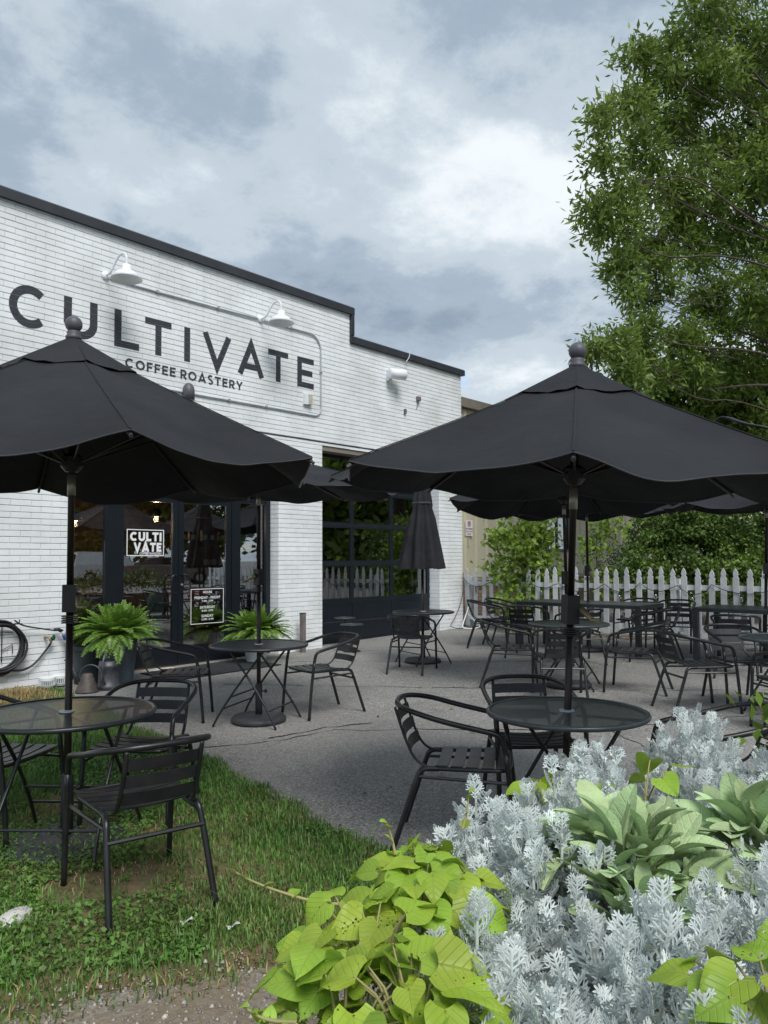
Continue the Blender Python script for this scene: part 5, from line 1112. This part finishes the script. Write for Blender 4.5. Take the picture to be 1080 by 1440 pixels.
# ---------------------------------------------------------------- grass, dry grass, rock, gravel
def blades(n, x0, x1, y0, y1, keep, hmin, hmax, w, seed, lean=.55):
    g = np.random.default_rng(seed); x = g.uniform(x0, x1, n); y = g.uniform(y0, y1, n); k = keep(x, y, g); x, y = x[k], y[k]; n = len(x)
    h = (hmin + (hmax - hmin) * g.random(n) ** 1.6) * (.55 + .9 * fbm(x * 3, y * 3, 12)); az = g.uniform(0, 2*math.pi, n); ln = lean * (g.random(n) + .15)
    d = np.stack([np.cos(az) * ln, np.sin(az) * ln], 1) * h[:, None]; s = np.stack([-np.sin(az), np.cos(az)], 1) * (w * (.7 + .6 * g.random(n)))[:, None]
    z = .0163 * (np.clip(x, -6, 22) - 3.62) + .003
    P = lambda f, ww, zz: np.concatenate([np.stack([x, y], 1) + d * f + s * ww, (z + h * zz)[:, None]], 1)
    V = np.stack([P(0, 1, 0), P(0, -1, 0), P(.35, -.8, .6), P(.35, .8, .6), P(1, -.12, .85), P(1, .12, .85)], 1).reshape(-1, 3)
    i = np.arange(n)[:, None] * 6; F = np.concatenate([i + np.array([0, 1, 2, 3]), i + np.array([3, 2, 4, 5])], 0); return V, F
def lawn_keep(x, y, g):
    e = lawn_edge(y); f = lawn_front(x); den = np.clip((fbm(x * 1.1, y * 1.1, 21) - .36) * 4.2, .03, 1) * np.clip((y - f + .15) / .55, 0, 1) * np.clip((e + .05 - x) / .12, 0, 1)
    bare = np.exp(-(((x - 2.55) / .42) ** 2 + ((y - 3.25) / .38) ** 2)); bare2 = np.exp(-(((x - 1.55) / .3) ** 2 + ((y - 3.0) / .25) ** 2)); den *= (1 - .85 * bare) * (1 - .6 * bare2)
    edge = np.clip(1 - np.abs(e - .3 - x) / .5, 0, 1); den = np.maximum(den, edge * .9 * (x < e + .04) * (y > 3.0)); den *= ~((y > 8.3) & (x < 4.0)) * .85 + .15
    return g.random(len(x)) < den
V, F = blades(290000, .2, 4.3, 2.2, 9.1, lawn_keep, .02, .06, .0030, 41); o = link('grass', np_mesh('grass', V, F, M['grass'])); o['kind'] = 'stuff'
V, F = blades(5000, .6, 4.2, 2.6, 8.6, lambda x, y, g: lawn_keep(x, y, g) & (fbm(x * 2, y * 2, 33) > .5), .06, .13, .004, 42, 1.0); o = link('grass', np_mesh('tall_grass', V, F, M['grass'])); o['kind'] = 'stuff'
V, F = blades(16000, 2.8, 4.25, 8.0, 9.16, lambda x, y, g: g.random(len(x)) < np.clip((y - 8.15) / .6, 0, 1) * np.clip((4.05 - x) / .3, 0, 1), .03, .10, .003, 43, 1.3); o = link('dry_grass', np_mesh('dry_grass', V, F, M['dry'])); o['kind'] = 'stuff'
V, F = blades(14000, .2, 3.3, 2.2, 5.5, lambda x, y, g: (x < lawn_edge(y)) & (y > lawn_front(x) - .1) & (fbm(x * 2.3, y * 2.3, 51) > .50), .01, .035, .003, 44, 1.8); o = link('dry_grass', np_mesh('thatch', V, F, M['dry'])); o['kind'] = 'stuff'
# weeds: small clover-like leaves
n = 60000; g = np.random.default_rng(45); x = g.uniform(.2, 3.6, n); y = g.uniform(2.3, 6, n); k = (x < lawn_edge(y)) & (y > lawn_front(x)) & (fbm(x * 1.7, y * 1.7, 61) > .50); x, y = x[k], y[k]; n = len(x)
th = g.uniform(0, 6.28, n); s = .006 + .008 * g.random(n); z = .0163 * (x - 3.62) + .01 + .035 * g.random(n); tl = g.normal(0, .5, (n, 4)) * s[:, None]
V = np.stack([np.stack([x + np.cos(th + q) * s * w, y + np.sin(th + q) * s * w, z + tl[:, i]], 1) for i, (q, w) in enumerate(((0, 1), (1.57, .75), (3.14, 1), (4.71, .75)))], 1).reshape(-1, 3)
o = link('ground_weeds', np_mesh('weeds', V, np.arange(n * 4).reshape(-1, 4), M['grass'])); o['kind'] = 'stuff'
# gravel stones
n = 9000; g = np.random.default_rng(46); x = g.uniform(.3, 3.0, n); y = g.uniform(.8, 3.1, n); k = (y < lawn_front(x) + .25 * g.random(n) - .02); x, y = x[k], y[k]; n = len(x); s = .004 + .009 * g.random(n) ** 2.5; z = .0163 * (x - 3.62) + .009
oc_ = np.array([(1,0,0),(0,1,0),(-1,0,0),(0,-1,0),(0,0,.7),(0,0,-.4)]); V = (np.stack([x, y, z], 1)[:, None] + oc_[None] * s[:, None, None] * (.7 + .6 * g.random((n, 6, 1)))).reshape(-1, 3)
F = (np.arange(n)[:, None, None] * 6 + np.array([(0,1,4),(1,2,4),(2,3,4),(3,0,4),(1,0,5),(2,1,5),(3,2,5),(0,3,5)])[None]).reshape(-1, 3); o = link('gravel', np_mesh('gravel', V, F, M['pebble'])); o['kind'] = 'stuff'
t = MB(); bm = bmesh.new(); bmesh.ops.create_icosphere(bm, subdivisions=3, radius=1)
for v in bm.verts: q = v.co.copy(); v.co *= 1 + .30 * (float(fbm(q.x * 1.4 + 5, q.y * 1.4 + q.z * 1.3, 3)) - .5) * 2
me = bpy.data.meshes.new('rock'); bm.to_mesh(me); bm.free(); me.materials.append(M['rock']); o = link('rock', me, None, (1.43, 3.42, gz(1.4) + .01), (0, 0, .5), (.10, .065, .035)); tag(o, 'whitish rock lying in the grass at the left edge', 'rock')
for i, (x, y) in enumerate(((1.98, 2.62), (1.88, 2.80), (2.86, 4.72))):
    t = MB().add([(-.03,-.012,.01),(.0,-.016,.025),(.035,-.006,.012),(.03,.012,.02),(0,.015,.008),(-.03,.01,.022)], [(0,1,4,5),(1,2,3,4)]).build('paper_scrap' if i < 2 else 'fallen_leaf', M['litter'] if i < 2 else M['brown_leaf'], None, loc=(x, y, gz(x) + .015)); tag(t, ['crumpled white paper scrap at the edge of the gravel', 'tiny white paper scrap in the grass', 'dry brown leaf on the paving near the grass edge'][i], 'litter')

# ---------------------------------------------------------------- raised bed in the foreground
pb = thing('raised_bed', 'raised timber planter bed hidden under the silver and lime plants', 'planter', (0, 0, 0))
for z in (.0, .14, .28, .42):
    MB().box(.80, 3.40, 1.03, 1.07, z - .06, z + .078).build('board', M['timber'], pb); MB().box(.80, 3.40, -.60, -.56, z - .06, z + .078).build('board', M['timber'], pb)
    MB().box(.80, .84, -.558, 1.028, z - .06, z + .078).build('board', M['timber'], pb); MB().box(3.36, 3.40, -.558, 1.028, z - .06, z + .078).build('board', M['timber'], pb)
MB().box(.842, 3.358, -.558, 1.028, .30, .47).build('soil', M['soil'], pb)
def silver_leaf(seed):
    """pinnately lobed felt leaf of unit length along +Y, curling up; lobes fork at the tip"""
    r = random.Random(seed); b = MB(); cur = r.uniform(.05, .30); tw = r.uniform(-.12, .12)
    def Z(x, y): return cur * y * y - .10 * y + .35 * abs(x) ** 1.3 + tw * x
    def strap(pts, ws, dz):
        vs = []; 
        for i, (x, y) in enumerate(pts):
            q = pts[min(i+1, len(pts)-1)]; o = pts[max(i-1, 0)]; d = Vector((q[0]-o[0], q[1]-o[1])).normalized(); nn = Vector((-d.y, d.x))
            for s in (1, 0, -1): vs.append((x + nn.x * s * ws[i], y + nn.y * s * ws[i], Z(x + nn.x * s * ws[i], y + nn.y * s * ws[i]) + dz - (.018 if s == 0 else 0)))
        n = len(pts); b.add(vs, [(3*i + k, 3*i + k + 1, 3*i + k + 4, 3*i + k + 3) for i in range(n - 1) for k in (0, 1)])
    strap([(0, 0), (0, .3), (0, .6), (0, .85), (0, .97), (0, 1.0)], [.018, .032, .038, .040, .036, .016], 0)
    k = 0
    for y0, L_ in ((.24, .30), (.42, .46), (.60, .46), (.76, .36), (.88, .20)):
        for s in (-1, 1):
            k += 1; a = R(r.uniform(38, 58)); l = L_ * r.uniform(.85, 1.15); dx, dy = s * math.sin(a), math.cos(a); w = .031
            p = [(0, y0), (dx * l * .45, y0 + dy * l * .42), (dx * l * .85, y0 + dy * l * .85), (dx * l, y0 + dy * l * 1.04), (dx * l * 1.02, y0 + dy * l * 1.10)]
            strap(p, [w, w * .95, w * 1.05, w * .85, w * .3], .004 + .0012 * k)
            if L_ > .2:
                for q, sg in ((.55, -1), (.62, 1)):
                    a2 = a + sg * R(42); x1, y1 = dx * l * q, y0 + dy * l * q * .98; e = l * .46; strap([(x1, y1), (x1 + s * math.sin(a2) * e * .7, y1 + math.cos(a2) * e * .7), (x1 + s * math.sin(a2) * e, y1 + math.cos(a2) * e)], [w * .8, w * .85, w * .35], .006 + .0014 * k)
    return b
SL = [silver_leaf(i) for i in range(7)]; SLM = [b.mesh('leaf', M['silver'], True) for b in SL]
SLV = [(np.array([tuple(v) for v in b.v]), np.array(b.f)) for b in SL]
def silver_plant(x, y, zt, r, label, seed, nst=26, scale=1.0, zb=.45):
    t = thing('silver_ragwort', label, 'plant', (x, y, zb), 0, 'silver-leaved plants in the raised bed'); rnd = random.Random(seed); H = zt - zb; lv = []; st = MB()
    for i in range(nst):
        q = math.sqrt((i + .5) / nst); az = i * 2.39996 + rnd.uniform(-.3, .3); px, py = r * q * math.cos(az), r * q * math.sin(az); pz = H * (1 - .42 * q ** 2.2) * rnd.uniform(.86, 1.06)
        base = Vector((px * .35, py * .35, 0)); tip = Vector((px, py, pz)); ax = (tip - base).normalized(); ax = (ax + Vector((0, 0, .5))).normalized()
        st.tube([base, base.lerp(tip, .55) + Vector((px, py, 0)) * .12, tip], [.006, .005, .003], 5)
        n = rnd.randint(15, 19)
        for k in range(n):
            f = k / (n - 1); pos = base.lerp(tip, .50 + .50 * f) + Vector((px, py, 0)) * .08 * (1 - f); a = k * 2.39996 + rnd.uniform(-.3, .3)
            e1 = ax.orthogonal().normalized(); e2 = ax.cross(e1); out = e1 * math.cos(a) + e2 * math.sin(a); el = R(8 + 60 * f + rnd.uniform(-14, 14)); d = (out * math.cos(el) + ax * math.sin(el)).normalized()
            L_ = (.092 - .040 * f) * rnd.uniform(.8, 1.2) * scale; nrm = (ax - d * ax.dot(d)); nrm = nrm.normalized() if nrm.length > .05 else -out; sd = d.cross(nrm)
            m = Matrix(((sd.x, d.x, nrm.x, pos.x), (sd.y, d.y, nrm.y, pos.y), (sd.z, d.z, nrm.z, pos.z), (0, 0, 0, 1))); lv.append((pos.z + q * .15, m, L_, rnd.randrange(7)))
    st.build('stem', M['silver_stem'], t, True); lv.sort(key=lambda a: -a[0]); VV, FF, off = [], [], 0
    for i, (_, m, L_, v) in enumerate(lv):
        if i < 130: o = link('leaf', SLM[v], t); o.matrix_local = m @ Matrix.Diagonal((L_, L_, L_, 1))
        else:
            V, F = SLV[v]; A = np.array(m); VV.append((V * L_) @ A[:3, :3].T + A[:3, 3]); FF.append(F + off); off += len(V)
    stuff(link('foliage', np_mesh('foliage', np.concatenate(VV), np.concatenate(FF), M['silver'], True), t)); return t
SP = [ (1.60,1.10,.90,.18,'silver-leaved plant nearest the seat of the chair left of the near mesh table',18), (1.88,1.00,.93,.25,'silver-leaved plant beside the chair left of the near mesh table',24), (1.52,.86,.90,.22,'silver-leaved plant between the lime vine and the woolly green leaves',24),
       (1.15,.84,.84,.17,'silver-leaved plant pushing out over the lime vine',16), (1.03,.66,.84,.18,'silver-leaved plant at the bottom edge beside the lime leaves',20), (1.32,.56,.89,.19,'silver-leaved plant just below the woolly green leaves',20),
       (2.20,1.12,.95,.12,'small silver-leaved spray in front of the near mesh table',12), (2.66,.98,.95,.18,'silver-leaved plant standing tallest before the chair right of the near table',24), (2.70,.66,.91,.22,'silver-leaved plant at the right edge behind the woolly leaves',24),
       (1.66,.42,.88,.17,'silver-leaved plant at the right edge in front of the woolly leaves',18), (1.06,.40,.86,.15,'silver-leaved plant at the bottom edge beside the right-hand lime leaves',16), (.88,.58,.81,.13,'silver-leaved plant cut by the bottom edge in the middle',14), (2.45,.88,.86,.18,'silver-leaved plant in the hollow behind the woolly leaves',16), (1.84,.47,.88,.17,'silver-leaved plant between the two woolly clumps at the right edge',18), (1.50,.50,.86,.15,'silver-leaved plant directly below the woolly clump, right of the middle',16) ]
for i, (x, y, zt, r, lab, n) in enumerate(SP): silver_plant(x, y, zt, r, lab, 200 + i, n, 1.0)
def oval_leaf(seed, heart=False):
    r = random.Random(seed); b = MB(); nu, nv = (12, 8); cur = r.uniform(.05, .55) * -1 if heart else r.uniform(-.25, .35); fold = r.uniform(.02, .50); wv = r.uniform(0, 6)
    def fn(u, v):
        s = 2 * v - 1
        if heart:
            th = math.pi * u   # sweep from notch round to tip
            y = u; w = .50 * (math.sin(math.pi * min(1, (u + .06) ** .62)) ** .85) * (1 - .12 * u); w = max(w, 0); yy = y - .16 * abs(s) ** 1.5 * (1 - u) ** 2.2; x = s * w
            z = cur * (u - .3) ** 2 + fold * abs(x) * .8 - .12 * abs(x) ** 2 + .035 * abs(s) * math.sin(8 * u + wv + 3 * s) + .02 * math.sin(5 * u + wv)
            return (x, yy, z)
        w = .255 * math.sin(math.pi * min(1, u ** 1.05 * .95 + .02)) ** .60; x = s * w; z = cur * u * u - .18 * u * u * u + fold * abs(x) * 1.3 + .012 * math.sin(9 * u + wv) * abs(s)
        return (x, u, z)
    b.grid(fn, nu, nv); return b
LL = [oval_leaf(300 + i).mesh('leaf', M['lamb'], True) for i in range(8)]; VLm = [oval_leaf(320 + i, True).mesh('leaf', M['vine'], True) for i in range(12)]
def woolly(c, rad, n, smin, L0, label, seed):
    t = thing('lambs_ear', label, 'plant', c, 0, 'woolly-leaved plants in the raised bed'); r = random.Random(seed); pts = []; tries = 0
    MB().tube([(0, 0, -.40), (0, 0, -.02)], [.012, .008], 6).build('stem', M['lamb'], t, True)
    while len(pts) < n and tries < 6000:
        tries += 1; u = Vector((r.gauss(0, 1), r.gauss(0, 1), abs(r.gauss(.3, 1)))).normalized(); k = r.uniform(.35, 1.0); p = Vector((u.x * rad[0], u.y * rad[1], u.z * rad[2])) * k
        if any((p - q).length < smin for q in pts): continue
        pts.append(p); az = math.atan2(p.y + r.gauss(0, .03), p.x + r.gauss(0, .03)) + r.uniform(-.7, .7); q = math.hypot(p.x / rad[0], p.y / rad[1]); el = R(74 - 58 * min(1, q) + r.uniform(-22, 22)); L_ = L0 * r.uniform(.6, 1.2)
        d = Vector((math.cos(az) * math.cos(el), math.sin(az) * math.cos(el), math.sin(el))); up = (Vector((0, 0, 1)) - Vector((math.cos(az), math.sin(az), 0)) * .5 + Vector((r.gauss(0, .3), r.gauss(0, .3), 0))).normalized(); nrm = (up - d * up.dot(d)).normalized(); sd = d.cross(nrm)
        o = link('leaf', LL[r.randrange(8)], t); p = p - d * L_ * .35; o.matrix_local = Matrix(((sd.x, d.x, nrm.x, p.x), (sd.y, d.y, nrm.y, p.y), (sd.z, d.z, nrm.z, p.z), (0, 0, 0, 1))) @ Matrix.Diagonal((L_, L_, L_, 1))
woolly((1.70, .78, .79), (.19, .20, .13), 105, .030, .125, 'broad clump of woolly green leaves in the middle of the silver plants', 400)
woolly((1.52, .66, .77), (.10, .11, .07), 34, .030, .10, 'small low clump of woolly green leaves in front of the broad one', 401)
woolly((1.98, .58, .83), (.13, .12, .09), 46, .030, .13, 'clump of upright woolly green leaves at the right edge', 402)
def vine(label, ells, n, smin, seed, shoots=()):
    t = thing('sweet_potato_vine', label, 'plant', (0, 0, 0), 0, 'lime-leaved vines in the raised bed'); r = random.Random(seed); pts = []; st = MB(); tries = 0
    while len(pts) < n and tries < 9000:
        tries += 1; c, rad = r.choice(ells); u = Vector((r.gauss(0, 1), r.gauss(0, 1), r.gauss(.25, 1))).normalized(); k = r.uniform(.72, 1.05) if r.random() < .75 else r.uniform(.4, .8)
        p = Vector(c) + Vector((u.x * rad[0], u.y * rad[1], u.z * rad[2])) * k
        if any((p - q).length < smin for q, _ in pts): continue
        pts.append((p, u))
        az = math.atan2(u.y, u.x) + r.uniform(-1.0, 1.0); el = R(r.uniform(-48, 6)); d = Vector((math.cos(az) * math.cos(el), math.sin(az) * math.cos(el), math.sin(el))); up = (Vector((0, 0, 1)) + u * .55 + Vector((r.gauss(0, .4), r.gauss(0, .4), 0)) + Vector((-.25, -.2, 0))).normalized()
        nrm = (up - d * up.dot(d)).normalized(); sd = d.cross(nrm); L_ = r.uniform(.045, .088)
        o = link('leaf', VLm[r.randrange(12)], t); o.matrix_local = Matrix(((sd.x, d.x, nrm.x, p.x), (sd.y, d.y, nrm.y, p.y), (sd.z, d.z, nrm.z, p.z), (0, 0, 0, 1))) @ Matrix.Diagonal((L_, L_, L_, 1))
        b0 = Vector(c).lerp(p, .15) - Vector((0, 0, .05)); st.tube([b0, b0.lerp(p, .6) + Vector((0, 0, .015)), p + d * .004], [.0028, .0024, .0016], 5, caps=False)
    st.build('stem', M['vine_stem'], t, True)
    for sh_ in shoots:
        q = chaikin(sh_, 2); MB().tube(q, [.0042 * (1 - .75 * i / (len(q) - 1)) for i in range(len(q))], 6).build('shoot', M['vine_stem'], t, True)
        for i in range(2, len(q), 3):
            L_ = .026 * (1.1 - .5 * i / len(q)); o = link('leaf', VLm[i % 6], t, q[i], (r.uniform(.2, .9), r.uniform(-.3, .3), r.uniform(0, 6.28)), L_)
vine('lime green vine spilling over the bed toward the grass', [((1.02,.95,.80), (.17,.15,.10)), ((1.22,1.00,.80), (.14,.13,.10)), ((1.32,1.09,.79), (.11,.09,.09)), ((.86,.86,.78), (.14,.14,.12)), ((.92,.77,.80), (.10,.12,.10)), ((.84,.72,.72), (.10,.16,.12))], 290, .023, 500,
     [[(1.08,1.05,.84), (1.03,1.09,.845), (.98,1.17,.865), (.955,1.22,.88), (.94,1.25,.895)], [(1.26,1.10,.86), (1.27,1.12,.90), (1.26,1.13,.935)], [(1.50,1.10,.86), (1.52,1.10,.90), (1.53,1.10,.945)], [(.80,.90,.80), (.77,.94,.80), (.75,.97,.82)]])
vine('lime green vine at the lower right corner', [((1.20,.34,.87), (.12,.12,.06)), ((1.08,.28,.82), (.14,.12,.08))], 64, .030, 501)
vine('few lime green leaves showing between the silver plants', [((2.12,.92,.87), (.14,.12,.06)), ((1.98,1.16,.84), (.12,.05,.03)), ((1.46,.36,.86), (.03,.03,.03))], 16, .045, 502)
# pinkish green bush at the right edge
t = thing('bush', 'small yellow-green bush with pink tips at the right edge behind the silver plants', 'shrub', (3.15, .72, .50)); cl = [(0, 0, .30, .17), (-.12, .10, .38, .12), (.1, -.12, .40, .14), (.05, .05, .48, .10)]
b = MB(); limbs(b, (0, 0, -.05), (0, 0, .35), cl, .012, 5, thin=.004).build('limbs', M['twig'], t, True); b.build('trunk', M['twig'], t, True); V, F = leaf_cloud(cl, 5200, .06, .036, 5, 77, droop=-.1); stuff(link('foliage', np_mesh('foliage', V, F, M['maple']), t))
